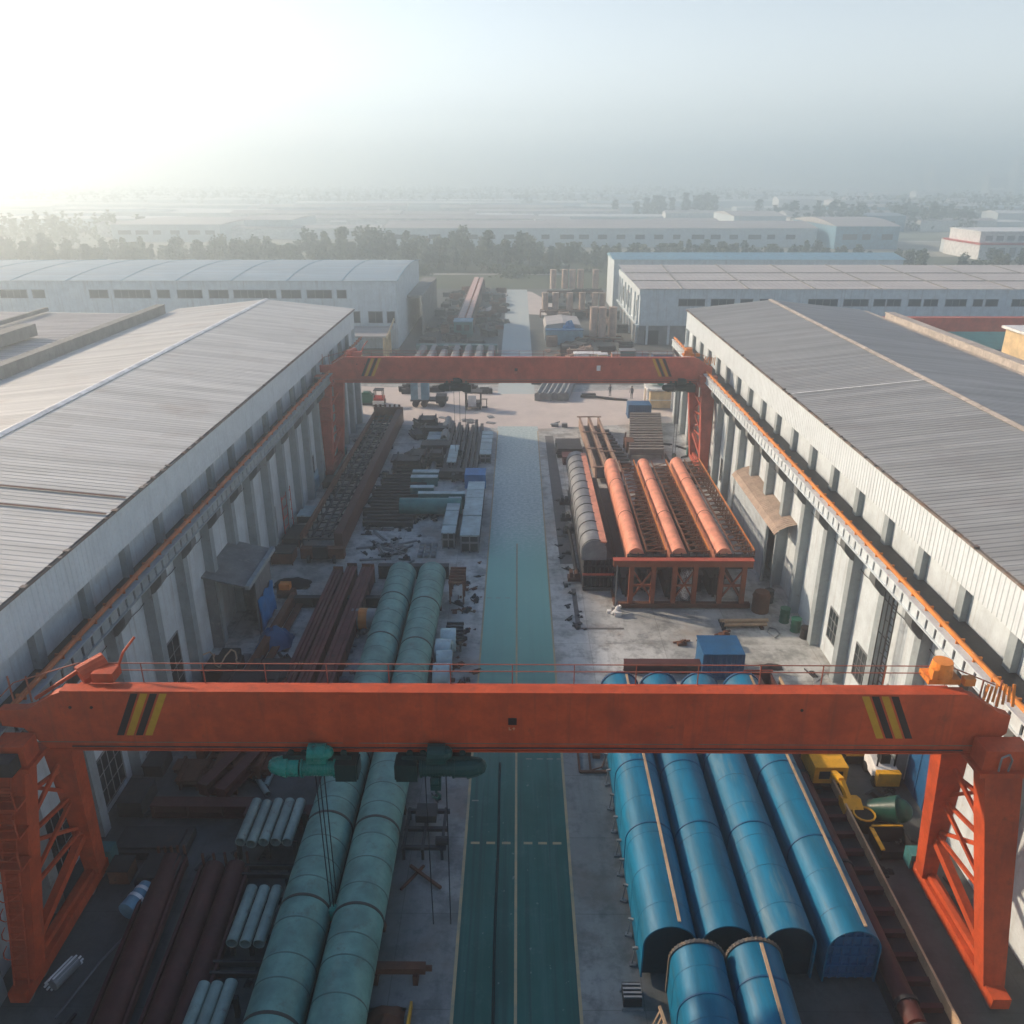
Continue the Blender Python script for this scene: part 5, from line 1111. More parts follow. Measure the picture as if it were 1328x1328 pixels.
# ---- crossing road vehicles
root = thing('flatbed_truck', 'flatbed truck with a pale blue tank box on the crossing road', 'truck', (-12.8, 112, 0))
b = MB(); b.box(-14.7,-9.6,111.2,113.2,.8,1.0); b.build('bed', M['dark'], root)
b = MB(); b.box(-14.6,-12.2,111.3,113.1,1.0,3.6); b.build('tank_box', M['bluesheet'], root)
b = MB(); b.box(-13.6,-13.2,111.25,111.3,1.1,3.5); b.box(-14.65,-12.15,111.28,113.15,3.601,3.68); b.build('trim', M['white'], root)
b = MB(); b.box(-11.2,-9.8,111.3,113.1,.5,1.5); b.build('machine_load', M['dark'], root)
for x in (-14,-12.8,-10.4):
    for y in (111.3,113.1): MB().cyl((x,y-.15,.45),(x,y+.15,.45),.45,n=14).build('wheel', M['black'], root)
root = thing('forklift', 'dark boxy forklift with a pale panel on the crossing road by the road', 'forklift', (-6, 110.4, 0))
b = MB(); b.box(-7.1,-4.9,109.8,111.6,.4,1.0); b.build('body', M['dark'], root); b = MB()
for x in (-7,-5):
    for y in (109.9,111.5): b.beam((x,y,1),(x,y,2.3),.16)
b.box(-7.15,-4.85,109.75,111.6,2.3,2.45); b.build('roof_guard', M['dark'], root)
MB().box(-6.7,-5.6,109.7,109.78,.5,2.0).build('front_panel', M['white'], root)
b = MB(); b.box(-4.85,-4.1,110.2,110.4,.2,.4); b.beam((-4.2,110.3,.2),(-4.2,110.3,1.3),.12); b.box(-4.85,-4.1,110.8,110.95,1.2,1.3); b.build('fork', M['dark'], root)
for x in (-6.9,-5.1):
    for y in (109.9,111.4): MB().cyl((x-.12,y,.38),(x+.12,y,.38),.38,n=12).build('wheel', M['black'], root)
root = thing('forklift', 'red and white forklift in the sun on the crossing road', 'forklift', (-19, 112.4, 0))
b = MB(); b.prism([(111.6,.4),(113.6,.4),(113.6,1.1),(112.6,1.35),(111.6,1.1)], -19.8,-18.5,'x'); b.build('body', M['red'], root); b = MB()
for x in (-19.7,-18.6):
    for y in (111.9,113.2): b.beam((x,y,1.1),(x,y,2.1),.1)
b.box(-19.8,-18.5,111.8,113.3,2.1,2.2); b.build('roof_guard', M['dark'], root); MB().box(-19.9,-18.4,111.3,111.6,.3,.8).build('counterweight', M['white'], root)
for x in (-19.75,-18.55):
    for y in (111.9,113.3): MB().cyl((x-.12,y,.35),(x+.12,y,.35),.35,n=12).build('wheel', M['black'], root)
root = thing('generator', 'olive green generator set in the sun near the workshop corner', 'machine', (-22, 113, 0))
b = MB(); b.box(-21.9,-20,112.3,113.5,.3,1.4); b.prism([(-21.7,1.4),(-20.2,1.4),(-20.5,1.75),(-21.4,1.75)],112.4,113.4); b.build('body', M['green'], root); MB().box(-22,-19.9,112.2,113.6,.0,.28).build('skid', M['dark'], root)
# ---- two people near the blue container
def person(x, y, h, rz, label, reach=False):
    k = h/1.75
    J = {'pel':(0,0,.95),'ch':(0,.02,1.22),'sh':(0,.02,1.42),'nk':(0,.03,1.50),'hd':(0,.05,1.62),
      'lh':(-.1,0,.9),'lk':(-.11,.05,.5),'la':(-.12,-.02,.08),'lt':(-.13,.16,.04),'rh':(.1,0,.9),'rk':(.11,.02,.5),'ra':(.12,-.06,.08),'rt':(.13,.12,.04),
      'ls':(-.19,.02,1.40),'le':(-.27,.05,1.14),'lw':(-.27,.16,.92),'lf':(-.27,.22,.84),'rs':(.19,.02,1.40),'re':(.27,.02,1.14),'rw':(.28,.14,.92),'rf':(.28,.2,.84)}
    if reach: J['re'] = (.26,.2,1.2); J['rw'] = (.2,.42,1.28); J['rf'] = (.19,.5,1.3)
    E = [('pel','ch'),('ch','sh'),('sh','nk'),('nk','hd'),('pel','lh'),('lh','lk'),('lk','la'),('la','lt'),('pel','rh'),('rh','rk'),('rk','ra'),('ra','rt'),('sh','ls'),('ls','le'),('le','lw'),('lw','lf'),('sh','rs'),('rs','re'),('re','rw'),('rw','rf')]
    rad = dict(pel=.15,ch=.14,sh=.12,nk=.055,hd=.1,lh=.09,rh=.09,lk=.06,rk=.06,la=.042,ra=.042,lt=.035,rt=.035,ls=.06,rs=.06,le=.045,re=.045,lw=.032,rw=.032,lf=.035,rf=.035)
    names = list(J); me = bpy.data.meshes.new('person'); me.from_pydata([tuple(c*k for c in J[n]) for n in names], [(names.index(a), names.index(c)) for a, c in E], [])
    o = bpy.data.objects.new('person', me); COL.objects.link(o); o.location = (x, y, 0); o.rotation_euler.z = rz
    sk = o.modifiers.new('skin', 'SKIN'); d = me.skin_vertices[0].data
    for i, n in enumerate(names): d[i].radius = (rad[n]*k, rad[n]*k)
    d[0].use_root = True
    o.modifiers.new('sub', 'SUBSURF').render_levels = 2; me.materials.append(M['cloth']); tag(o, label, 'person')
    o['_w'] = (x, y, 0)
    b = MB(); b.ball((0,.05*k,1.64*k),.108*k,12,8,1.2); hd = b.build('face', M['skin'], None, True); hd.parent = o; hd.location = (0,.05*k,1.50*k)
    b = MB(); b.ball((0,.04*k,1.69*k),.12*k,12,8,.8); b.cyl((0,.1*k,1.67*k),(0,.18*k,1.66*k),.1*k,.09*k,n=10); hh = b.build('cap', M['dark'], None, True); hh.parent = o; hh.location = (0,.03*k,1.62*k)
    return o
person(16.25, 116.2, 1.75, 2.6, 'person in dark work clothes standing behind the blue container at the crossing')
person(13.3, 117.4, 1.7, .4, 'person in dark clothes on the crossing road, reaching one arm forward', True)
# ---- sunlit side, around and beyond the crossing road
offs = [(k*.14, k*1.05, 0, 0) for k in range(15)]
b = MB(); ibeam(b,(12.8,89.2,.9),(16.7,89.2,.9),.55,.7,.08); b.box(12.8,13.0,89.0,89.4,0,.55); b.box(16.5,16.7,89.0,89.4,0,.55)
series(b, M['slate'] if 'slate' in M else M['steel2'], 'short_beam', 'grey brown short beam of the ladder-like row before the blue container at the crossing', 'beam', 'ladder-like row of short beams', [(f[0]-.3,f[1],0,0) for f in offs])
offs = [(k*-.12, k*1.2, 0, 0) for k in range(11)]
b = MB(); ibeam(b,(10.2,85.2,.7),(12.3,85.2,.7),.6,.6,.08); b.box(10.2,10.4,85,85.4,0,.4); b.box(12.1,12.3,85,85.4,0,.4)
series(b, M['dark2'] if 'dark2' in M else M['teal3'] if 'teal3' in M else M['dark'], 'short_beam', 'dark teal short beam of the row beside the rusty channel girders', 'beam', 'row of dark short beams', offs)
def channel_girder(x0, x1, y0, y1, lab):
    root = thing('channel_girder', lab, 'girder', (x0, (y0+y1)/2, 0)); b = MB()
    for dx in (-.55,.55): b.beam((x0+dx,y0,1.0),(x1+dx,y1,1.0),.22,1.3)
    b.build('side_plate', M['rusty_pale'], root); b = MB(); b.beam((x0,y0,.5),(x1,y1,.5),.9,.12); b.build('floor_plate', M['dark'], root); b = MB()
    for t in (0,.33,.66,1): x = x0+(x1-x0)*t; y = y0+(y1-y0)*t; b.box(x-.9,x+.9,y-.1,y+.1,1.66,1.76)
    b.build('cross_tie', M['rusty_pale'], root)
M['rusty_pale'] = paint('sun bleached rust', (.30,.20,.15), .75, dirt=(.16,.09,.06))
channel_girder(8.7, 8.3, 81.5, 100.5, 'rusty channel girder, road side of the pair behind the coral girders')
channel_girder(10.0, 9.5, 80, 100.5, 'rusty channel girder beside the dark short beams')
for i,(x0,x1,y,h,lab) in enumerate(((4.3,7.4,93.0,.9,'dark plate stack past the drain strip, farthest of three'),(4.3,7.4,90.4,1.1,'dark plate stack past the drain strip, middle of three'),(4.9,7.4,88.0,.9,'dark maroon plate stack past the drain strip, nearest of three'))):
    b = MB()
    for k in range(5): b.box(x0+rnd.uniform(0,.2),x1-rnd.uniform(0,.2),y-1+rnd.uniform(-.05,.05),y+1,.05+k*h/5,.05+(k+.8)*h/5)
    single(b, M['dark'] if i<2 else M['maroon'], 'plate_stack', lab, 'plates')
b = MB(); b.box(4.7,7.2,95.4,95.7,.05,.3); single(b, M['dark'], 'loose_beam', 'single dark beam lying crosswise between the plate stacks and crossing road', 'beam')
b = MB(); b.box(4.3,5.2,101.8,102.4,0,.35); b.box(5.6,6.3,101.5,102.0,0,.5); b.beam((4.2,102.6,.1),(5.4,103,.35),.12); single(b, M['steel'], 'crate', 'small grey scrap crate beside the drain strip end at the crossing road', 'crate')
b = MB(); b.box(12.5,13.4,91.4,93.2,0,1.3); b.beam((12.4,93.2,0),(12.6,93.2,1.9),.14); b.box(12.6,13.2,94,95,0,.8); single(b, M['rust'], 'rusty_block', 'rusty block between the dark and the grey rows of short beams', 'block')
offs = [(k*.85, 0, 0, 0) for k in range(6)]
b = MB(); b.prism([(-.0+3.55,.05),(4.25,.05),(4.3,.9),(3.9,1.25),(3.5,.9)], 114.8, 128); b.box(3.5,4.3,114.7,114.8,.05,1.1)
series(b, M['slate2'] if 'slate2' in M else M['steel'], 'ridge_bar', 'grey ridge topped bar lying in the parallel row on the crossing road', 'bar', 'parallel ridge topped bars', [(k*.8+.0, rnd.uniform(-.3,.3), 0, -.17) for k in range(6)])
b = MB(); b.tube([(9,116.5,.25),(11,116.0,.3),(13,115.4,.2),(15.5,114.8,.1)],.18,6); b.box(9.2,11.2,116.6,117.4,0,.5); single(b, M['dark'], 'cable_heap', 'dark cable heap stretched along the crossing road', 'cable')
for (x,y,lab) in ((2.9,125,'small dark motor block at the road edge past the crossing, first'),(1.9+1.6,128.5,'small dark motor block farther up the road edge')):
    b = MB(); b.box(x-.8,x+.8,y-.5,y+.5,0,.6); b.cyl((x-.6,y,.8),(x+.5,y,.8),.3,n=10); single(b, M['dark'], 'motor_block', lab, 'motor')
root = thing('teal_pump', 'bright teal pump unit on a white frame beside the crane leg at the crossing', 'machine', (19, 112, 0))
b = MB(); b.cyl((18.6,112.6,3.2),(18.6,112.6,4.4),.9,.75,n=14); b.ball((19.6,112.3,3.4),.6,10,6); b.build('pump', M['tealbright'] if 'tealbright' in M else M['hoist'], root, True)
b = MB()
for x in (17.7,21):
    for y in (110.5,113.4): b.box(x-.12,x+.12,y-.12,y+.12,0,2.9)
b.box(17.5,21.2,110.3,113.6,2.5,2.8); b.box(17.6,21.1,110.35,110.45,1.2,1.3); b.build('frame', M['white'], root)
b = MB(); b.box(18.0,20.8,110.6,113.2,.1,2.3); b.build('cabinet', M['cream'], root)
root = thing('blue_shed', 'low blue roofed sheds with a bright blue lump on top, beside the far road', 'shed', (8.5, 158, 0))
b = MB(); b.box(5.3,12.1,155.8,157.4,0,2.6); b.build('wall', M['bluesheet'], root); b = MB(); b.box(5.2,12.2,155.6,157.5,2.6,2.75); b.build('roof', M['bluedark'], root)
root = thing('grey_shed', 'grey arched shed right behind the low blue shed', 'shed', (8.5, 163, 0))
b = MB(); b.box(5.2,12,159.5,169,0,2.4); b.build('wall', M['steel'], root); b = MB(); b.prism([(5.0,2.4),(5.4,3.1),(8.6,3.5),(11.8,3.1),(12.2,2.4)],159.2,169.2); b.build('roof', M['roof_far'], root)
heap(9.6,158.6,3.6,2.0,3.6,M['bluetarp'],'blue_tarp','bright blue tarpaulin heap between the low blue shed and grey arched shed','tarpaulin',31)
# concrete drums standing on frames
n_d = 0
def drum_row(y, xs, z, h, r, group, lab):
    offs = [(x-xs[0], rnd.uniform(-.5,.5), 0, 0) for x in xs]
    b = MB(); b.cyl((xs[0],y,z),(xs[0],y,z+h),r,n=14); b.cyl((xs[0],y,z+h),(xs[0],y,z+h+.12),r*1.08,n=14); b.cyl((xs[0],y,z+h*.5),(xs[0],y,z+h*.5+.1),r*1.05,n=14)
    series(b, M['pinkgrey'], 'standing_drum', lab, 'drum', group, offs, True)
drum_row(219, (9.0,12.0,13.9,16.0,19.8), 2.2, 4.6, .8, 'tall pinkish drums in the farthest row', 'tall pinkish drum standing in the farthest row before the grass')
drum_row(188, (6.0,8.3,11.4,14.2,17.0,18.6), 1.6, 3.6, .7, 'pinkish drums in the middle row', 'pinkish drum in the middle row of the far yard')
drum_row(160, (14.4,16.0,18.0), .8, 5.4, .75, 'pinkish drums beside the blue shed', 'tall pinkish drum beside the low blue shed')
for (y,x0,x1,lab) in ((219,7.5,22.0,'steel rack under the farthest row of drums'),(188,5,20.5,'steel rack under the middle row of drums'),(160,12.8,20,'steel rack under the drums beside the low blue shed')):
    root = thing('drum_rack', lab, 'rack', ((x0+x1)/2, y, 0)); b = MB()
    for yy in (y-1.4,y+1.4): b.box(x0,x1,yy-.12,yy+.12,1.2,1.5) if y != 160 else b.box(x0,x1,yy-.12,yy+.12,.4,.7)
    k = int((x1-x0)/1.6)
    for q in range(k+1):
        x = x0+(x1-x0)*q/k; b.box(x-.12,x+.12,y-1.5,y+1.5,0,1.2 if y != 160 else .4)
    b.build('frame', M['rust'], root)
for i,(x,y,w,d,h,mm,lab) in enumerate(((11.8,141,4.6,2.2,1.5,'white','white tarpaulin covered crate row at the far yard, widest'),(14.2,139,1.6,1.8,1.7,'cream','cream cabin box among the far yard crates'),(13.6,136.5,1.9,1.6,1.1,'teal','teal green crate among the far yard crates'),(16.6,140.5,1.3,1.8,1.5,'coral','coral crate among the far yard crates'),(18.6,141.5,2.6,2.4,1.9,'teal','broad teal container among the far yard crates'),(20.9,141,2.2,2,1.6,'bluesheet','pale blue container near the sunlit end wall'),(9.2,138,3.4,2.2,.8,'pinkgrey','pinkish low crate among the far yard crates'),(6.6,134,2.6,1.4,.6,'steel','grey low crate nearest the road in the far yard'),(23.8,137,3.2,2.0,2.2,'bluedark','dark blue cabin before the sunlit end wall warehouse'),(26.6,136,1.6,1.6,3.6,'white','white tall tank box before the shaded warehouse front'))):
    root = thing('crate', lab, 'crate', (x,y,0)); MB().box(x-w/2,x+w/2,y-d/2,y+d/2,.08,h).build('body', M[mm], root)
    b = MB(); b.box(x-w/2-.05,x+w/2+.05,y-d/2-.05,y+d/2+.05,h+.002,h+.08); b.box(x-w/2-.04,x-w/2+.1,y-d/2-.06,y-d/2-.003,0,h); b.box(x+w/2-.1,x+w/2+.04,y-d/2-.06,y-d/2-.003,0,h); b.build('trim', M['white'] if i in (0,1,9) else M['steel'], root)
r = random.Random(5); offs = []
for k in range(40): offs.append((r.uniform(0,15), r.uniform(0,22), 0, r.uniform(0,3)))
b = MB(); b.box(4.2,5.0,128,128.5,0,.4); b.beam((4.1,128.7,.1),(5.2,128.9,.3),.14); series(b, M['rusty_pale'], 'scrap_piece', 'small rusty scrap piece scattered over the far sunlit yard', 'scrap', 'scrap pieces in the far sunlit yard', offs)
# ---- far yard on the shaded side
M['pinkpale'] = paint('pinkish primed rail', (.60,.40,.34), .6, dirt=(.3,.14,.1))
root = thing('pale_girder', 'long pale pinkish double railed girder pointing up the far road', 'girder', (-10.2, 200, 0))
b = MB(); b.box(-11.9,-10.7,168,236,2.6,3.1); b.box(-10.3,-9.4,168,236,2.6,3.0); b.build('rail', M['pinkpale'], root); b = MB()
for k in range(34): y = 168+k*2; b.box(-10.7,-10.3,y,y+.4,2.7,2.9)
b.build('cross_tie', M['coral'], root); b = MB(); b.box(-12.4,-9.0,170,235,.1,2.5); b.build('base', M['rust'], root)
root = thing('teal_cabin', 'dark teal crane cabin block at the near end of the pale girder', 'cabin', (-10.5, 163, 0))
MB().box(-12.3,-8.8,161.5,165.5,.3,3.2).build('body', M['teal'], root); MB().box(-12.4,-8.7,161.4,165.6,3.202,3.35).build('roof', M['bluesheet'], root); b = MB(); b.box(-11.8,-10.8,161.42,161.5,1.6,2.7); b.box(-10.3,-9.3,161.42,161.5,1.6,2.7); b.build('window', M['glass'], root)
offs = [(k*2.0,0,0,0) for k in range(7)]
b = MB(); b.prism([(-17.2,.1),(-16.0,.1),(-16.0,1.4),(-16.3,1.7),(-16.9,1.7),(-17.2,1.4)], 134, 147); b.box(-17.25,-15.95,133.9,134,.1,1.5)
series(b, M['steel'], 'arched_bar', 'pale arched bar of the row right behind the faded red girder', 'bar', 'row of pale arched bars', offs)
tag(MB().box(-18,-3.6,147.2,148.6,.1,1.6).build('long_box', M['teal'] if 1 else None), 'long low teal box closing the row of pale arched bars', 'box')
r = random.Random(8)
for (grp, lab, mm, x0, x1, y0, y1, n) in (('scrap pieces in the far shaded yard','small dark scrap piece scattered in the far shaded yard','dark',-19,-3.5,168,228,45),('pink scrap pieces along the pale girder','small pinkish scrap piece lying along the pale girder','pinkgrey',-15,-5,185,232,30)):
    offs = [(r.uniform(0,x1-x0), r.uniform(0,y1-y0), 0, r.uniform(0,3)) for k in range(n)]
    b = MB(); b.box(x0,x0+1.3,y0,y0+.9,0,.9); b.box(x0+.3,x0+2.0,y0+.9,y0+1.3,0,.5); b.beam((x0-.4,y0+.2,.2),(x0+.5,y0-.6,.7),.2); series(b, M[mm], 'scrap_piece', lab, 'scrap', grp, offs)
r = random.Random(18); offs = [(r.uniform(0,14), r.uniform(0,5), 0, r.uniform(-.3,.3)) for k in range(16)]
b = MB(); b.box(-19.2,-17.4,117.5,118.4,0,.7); b.box(-18.9,-17.8,118.4,119,0,.4); b.cyl((-18.6,117.9,.7),(-17.9,117.9,.7),.25,n=8); series(b, M['dark'], 'motor_block', 'dark motor block in the line along the far edge of the crossing road', 'motor', 'dark motor blocks beyond the crossing', offs)
r = random.Random(28); offs = [(r.uniform(0,5.5), r.uniform(0,26), 0, r.uniform(0,3)) for k in range(26)]
b = MB(); b.box(-20,-19.3,75,75.5,0,.35); b.beam((-20.2,75.6,.1),(-19,75.9,.2),.12); series(b, M['dark'], 'scrap_piece', 'dark scrap piece lying by the shaded wall and truss girder', 'scrap', 'scrap pieces by the shaded wall', offs)
r = random.Random(38); offs = [(r.uniform(0,2.2), r.uniform(0,26), 0, r.uniform(0,3)) for k in range(30)]
b = MB(); b.box(-5.0,-4.75,60,60.2,0,.14); b.beam((-5.1,60.3,.05),(-4.6,60.35,.08),.07); series(b, M['rust'], 'offcut', 'small rusty offcut on the grey strip between boxes and road', 'scrap', 'offcuts on the shaded strip', [(f[0], f[1]-20, 0, f[3]) for f in offs])
r = random.Random(48); offs = [(r.uniform(0,3.4), r.uniform(0,30), 0, r.uniform(0,3)) for k in range(26)]
b = MB(); b.box(3.5,3.75,52,52.25,0,.14); b.beam((3.4,52.3,.05),(4.0,52.35,.08),.07); series(b, M['dark'], 'offcut', 'small dark offcut on the sunlit strip between road and girders', 'scrap', 'offcuts on the sunlit strip', [(f[0]*.4-.1, f[1]-4, 0, f[3]) for f in offs])
for (x,y,lab) in ((4.6,75.5,'dark clamp block on the drain strip, farthest'),(4.5,71.5,'dark clamp block on the drain strip, second from far'),(4.6,68.6,'flat dark rack on the drain strip'),(4.5,59.2,'rusty roller stand at the near end of the drain strip')):
    b = MB(); b.box(x-.5,x+.5,y-.4,y+.4,0,.3); b.box(x-.35,x-.1,y-.3,y+.3,.3,.75); b.cyl((x+.2,y-.35,.5),(x+.2,y+.35,.5),.2,n=10); single(b, M['dark'] if 'rusty' not in lab else M['rust'], 'clamp_block', lab, 'block')

# ---- more loose stock and debris
def litter(seed, n, x0, x1, y0, y1, m, label, group, kind=0):
    q = random.Random(seed); offs = [(q.uniform(0,x1-x0), q.uniform(0,y1-y0), 0, q.uniform(0,3.1)) for _ in range(n)]; b = MB()
    if kind == 0: b.box(x0,x0+.55,y0,y0+.3,0,.22); b.beam((x0-.2,y0+.36,.06),(x0+.9,y0+.42,.1),.09); b.box(x0+.2,x0+.4,y0+.05,y0+.2,.22,.36)
    elif kind == 1: b.beam((x0,y0,.09),(x0+2.6,y0+.1,.09),.14,.16); b.beam((x0+.2,y0+.25,.06),(x0+2.2,y0+.2,.06),.1)
    elif kind == 2: b.box(x0,x0+1.1,y0,y0+.8,.0,.05); b.box(x0+.2,x0+1.2,y0+.15,y0+.7,.054,.09)
    elif kind == 3: b.pipe((x0,y0,.16),(x0+.1,y0+1.9,.16),.16,.02,12)
    for f in range(n): pass
    series(b, M[m], ('scrap_piece','loose_bar','steel_plate','short_tube')[kind], label, ('scrap','bar','plate','tube')[kind], group, offs)
litter(1, 30, -14, -8, 60, 71, 'dark', 'small dark scrap piece on the floor between maroon truss girder and green pipes', 'scrap before the green pipe ends')
litter(2, 14, -13.5, -9, 84, 100, 'rust', 'rusty loose bar on the floor beside the maroon truss girder', 'loose bars by the truss girder', 1)
litter(3, 12, -19.5, -16, 36, 47, 'steel', 'grey steel plate lying on the floor beneath the shaded wall', 'plates under the shaded wall', 2)
litter(4, 22, -19.2, -11, 19, 41, 'dark', 'small dark scrap piece on the black floor under the orange crane', 'scrap under the orange crane')
litter(5, 9, -17.5, -10.5, 34, 41, 'tubegreen', 'short grey green tube loose on the floor behind the orange girder', 'short tubes behind the orange girder', 3)
litter(6, 16, -5, -3, 34, 60, 'dark', 'small dark scrap piece on the strip between green pipe and road', 'scrap on the strip beside the green pipe')
litter(7, 6, 10.5, 19, 47.5, 51, 'rust', 'brown rusty scrap piece on the bare sunlit concrete', 'scrap on the bare sunlit concrete')
litter(8, 14, 13, 18.5, 77, 104, 'dark', 'dark loose bar on the floor between coral girders and crossing road', 'loose bars behind the coral girders', 1)
litter(9, 12, 17.6, 19.6, 27, 47, 'dark', 'small dark scrap piece along the foot of the sunlit wall', 'scrap along the sunlit wall')
litter(10, 10, -12, -4, 103, 106, 'steel', 'grey steel plate lying at the near edge of the crossing road', 'plates at the crossing road edge', 2)
litter(11, 12, -13.9, -9.8, 60.5, 69, 'steel', 'grey loose bar on the floor in front of the end carriage', 'bars in front of the end carriage', 1)

def stacks(seed, n, x0, x1, y0, y1, m, label, group, w=2.4, d=1.8, h=1.1):
    q = random.Random(seed); offs = [(q.uniform(0,x1-x0), q.uniform(0,y1-y0), 0, q.choice((0,0,1.57,q.uniform(0,3)))) for _ in range(n)]; b = MB()
    for k in range(5): b.box(x0+q.uniform(0,.3), x0+w-q.uniform(0,.3), y0+q.uniform(0,.2), y0+d-q.uniform(0,.2), .06+k*h/5, .06+(k+.72)*h/5)
    for xx in (x0+.3, x0+w-.4): b.box(xx, xx+.12, y0-.06, y0+d+.06, 0, h+.12)
    o = series(b, M[m], 'steel_stack', label, 'stack', group, offs)
    for c in o: c.scale = (q.uniform(.6,1.8), q.uniform(.6,1.6), q.uniform(.5,1.6))
stacks(1, 44, -20, -6, 126, 225, 'dark', 'dark steel stack standing in the far shaded yard beyond the crossing', 'dark stacks in the far shaded yard')
stacks(2, 22, -19, -5, 165, 230, 'rust', 'rusty steel stack standing in the far shaded yard beyond the crossing', 'rusty stacks in the far shaded yard')
stacks(3, 30, 5.5, 20, 142, 226, 'dark', 'dark steel stack standing among the drums of the far sunlit yard', 'dark stacks in the far sunlit yard')
stacks(4, 26, 5, 19, 124, 226, 'rusty_pale', 'pale rusty steel stack standing among the drums of the far sunlit yard', 'rusty stacks in the far sunlit yard')
stacks(5, 10, -13.4, -9.6, 84, 100, 'dark', 'dark steel stack between maroon truss girder and rows of grey tubes', 'dark stacks by the truss girder')
stacks(6, 7, 13.2, 17.5, 77, 86, 'dark', 'dark steel stack right behind the coral girders', 'dark stacks behind the coral girders')
stacks(7, 9, -19.2, -14.2, 37, 47, 'dark', 'dark steel stack in the shade below the lean-to shed and channel beam', 'dark stacks under the lean-to shed')
stacks(8, 8, -18.8, -12, 34.5, 39, 'rust', 'rusty steel stack behind the maroon cross beams', 'rusty stacks behind the cross beams', 1.8, 1.2, .8)

offs = [(0,0,0,0),(1.5,.8,0,.01),(3.3,-.4,0,-.01),(4.9,.5,0,.01),(6.6,0,0,0)]
b = MB(); b.box(8.0,9.1,56.5,75.5,.1,1.5); b.box(7.9,9.2,56.4,75.6,1.5,1.6); b.box(8.2,8.4,56.3,56.42,.0,1.9)
series(b, M['dark'], 'stored_beam', 'dark box beam stored in the shadow beneath the coral girders', 'beam', 'dark beams under the coral girders', offs)
# ------------------------------------------------------------------ trees
def tree_meshes(seed, h, w, nl, leaf, tall):
    r = random.Random(seed); b = MB(); b.cyl((0,0,0),(0,0,h*.45),.22,.12,n=7)
    for k in range(5):
        a = r.uniform(0,6.28); z = h*r.uniform(.25,.45); b.cyl((0,0,z),(math.cos(a)*w*.3,math.sin(a)*w*.3,z+h*.25),.09,.03,n=5)
    c = MB(); cl = []
    for k in range(11):
        t = r.random(); z = h*(.28+.66*t); rr = w*.5*(1-abs(t-.4)*1.15)*r.uniform(.4,1.0) if not tall else w*.5*(1-t*.75)*r.uniform(.4,1)
        a = r.uniform(0,6.28); cl.append((math.cos(a)*rr*.7, math.sin(a)*rr*.7, z, max(.5, w*.22*r.uniform(.7,1.25))))
    for k in range(nl):
        x, y, z, rr = r.choice(cl); u = Vector((r.gauss(0,1), r.gauss(0,1), r.gauss(0,1))).normalized()*rr*(.55+.55*r.random())
        p = Vector((x,y,z))+Vector((u.x,u.y,u.z*1.15)); n = Vector((r.gauss(0,1), r.gauss(0,1), r.gauss(.5,1))).normalized(); a = n.cross(Vector((0,0,1))).normalized(); q = n.cross(a); s_ = leaf*r.uniform(.6,1.3)
        c.add([p-a*s_-q*s_*.6, p+a*s_*.9-q*s_*.5, p+q*s_], [(0,1,2)])
    return b, c
TREES = []
for k in range(7):
    tall = k % 3 == 2; h = (9.5 if not tall else 11.5); b, c = tree_meshes(40+k, h, 7.4 if not tall else 4.6, 800, .52, tall)
    root = bpy.data.objects.new('tree', None); COL.objects.link(root); root['_w'] = (0,0,0)
    b.build('trunk', M['bark'], root); c.build('crown', M['leaf'] if k % 2 else M['leaf_dark'], root); TREES.append(root)
used = set()
def put_tree(k, x, y, s, label, group, name='tree'):
    if k in used: o = copy_tree(TREES[k])
    else: o = TREES[k]; used.add(k)
    o.name = name; o.location = (x, y, 0); o.scale = (s*rnd.uniform(.85,1.15), s*rnd.uniform(.85,1.15), s); o.rotation_euler.z = rnd.uniform(0,6.28); tag(o, label, 'tree', group); return o
r = random.Random(77)
for k in range(250):
    x = -215 + 345*(k+.5)/250 + r.uniform(-2,2); y = r.choice((282,287,292,300,310))+r.uniform(-3,3); s = r.uniform(.5,1.12)*(1.08 if -75 < x < 5 else .82)
    if x > 5: s *= .8
    put_tree(r.randrange(7), x, y, s, 'hazy green tree in the dense belt beyond the grass', 'trees of the belt behind the yard')
for k in range(36):
    x = 118+ 100*(k/36) + r.uniform(-2,2); y = 268+r.uniform(-18,14); put_tree(r.randrange(7), x, y, r.uniform(.55,.85), 'olive green tree in the clump near the bright terraced factory', 'trees near the terraced factory')
def mass(name, x0, x1, y0, y1, h, n, leaf, label, seed, m):
    q = random.Random(seed); b = MB()
    cl = [(q.uniform(x0,x1), q.uniform(y0,y1), h*q.uniform(.45,1.0), q.uniform(2.5,5.5)) for _ in range(int((x1-x0)*max(1,(y1-y0)/25)/4.5))]
    for _ in range(n):
        x, y, hh, rr = q.choice(cl); t = q.random(); w = rr*(1-.65*t); p = Vector((x+q.gauss(0,.45)*w, y+q.gauss(0,.45)*w, hh*(.1+.9*t)))
        nn = Vector((q.gauss(0,1), q.gauss(0,1), q.gauss(.6,1))).normalized(); a = nn.cross(Vector((0,0,1))).normalized(); c = nn.cross(a); s_ = leaf*q.uniform(.6,1.3)
        b.add([p-a*s_-c*s_*.6, p+a*s_*.9-c*s_*.5, p+c*s_], [(0,1,2)])
    o = b.build(name, m); return tag(o, label, 'trees', kind='stuff')
mass('shrubbery', -90, 25, 262, 280, 2.6, 9000, .5, 'low shrubs in front of the tree belt', 1, M['leaf'])
mass('shrubbery', 90, 128, 205, 225, 3.0, 2500, .5, 'low shrubs beside the pale blue sheet roof', 11, M['leaf'])
mass('shrubbery', -215, 130, 302, 322, 6.5, 16000, .8, 'dense thicket filling the gaps of the tree belt', 21, M['leaf'])
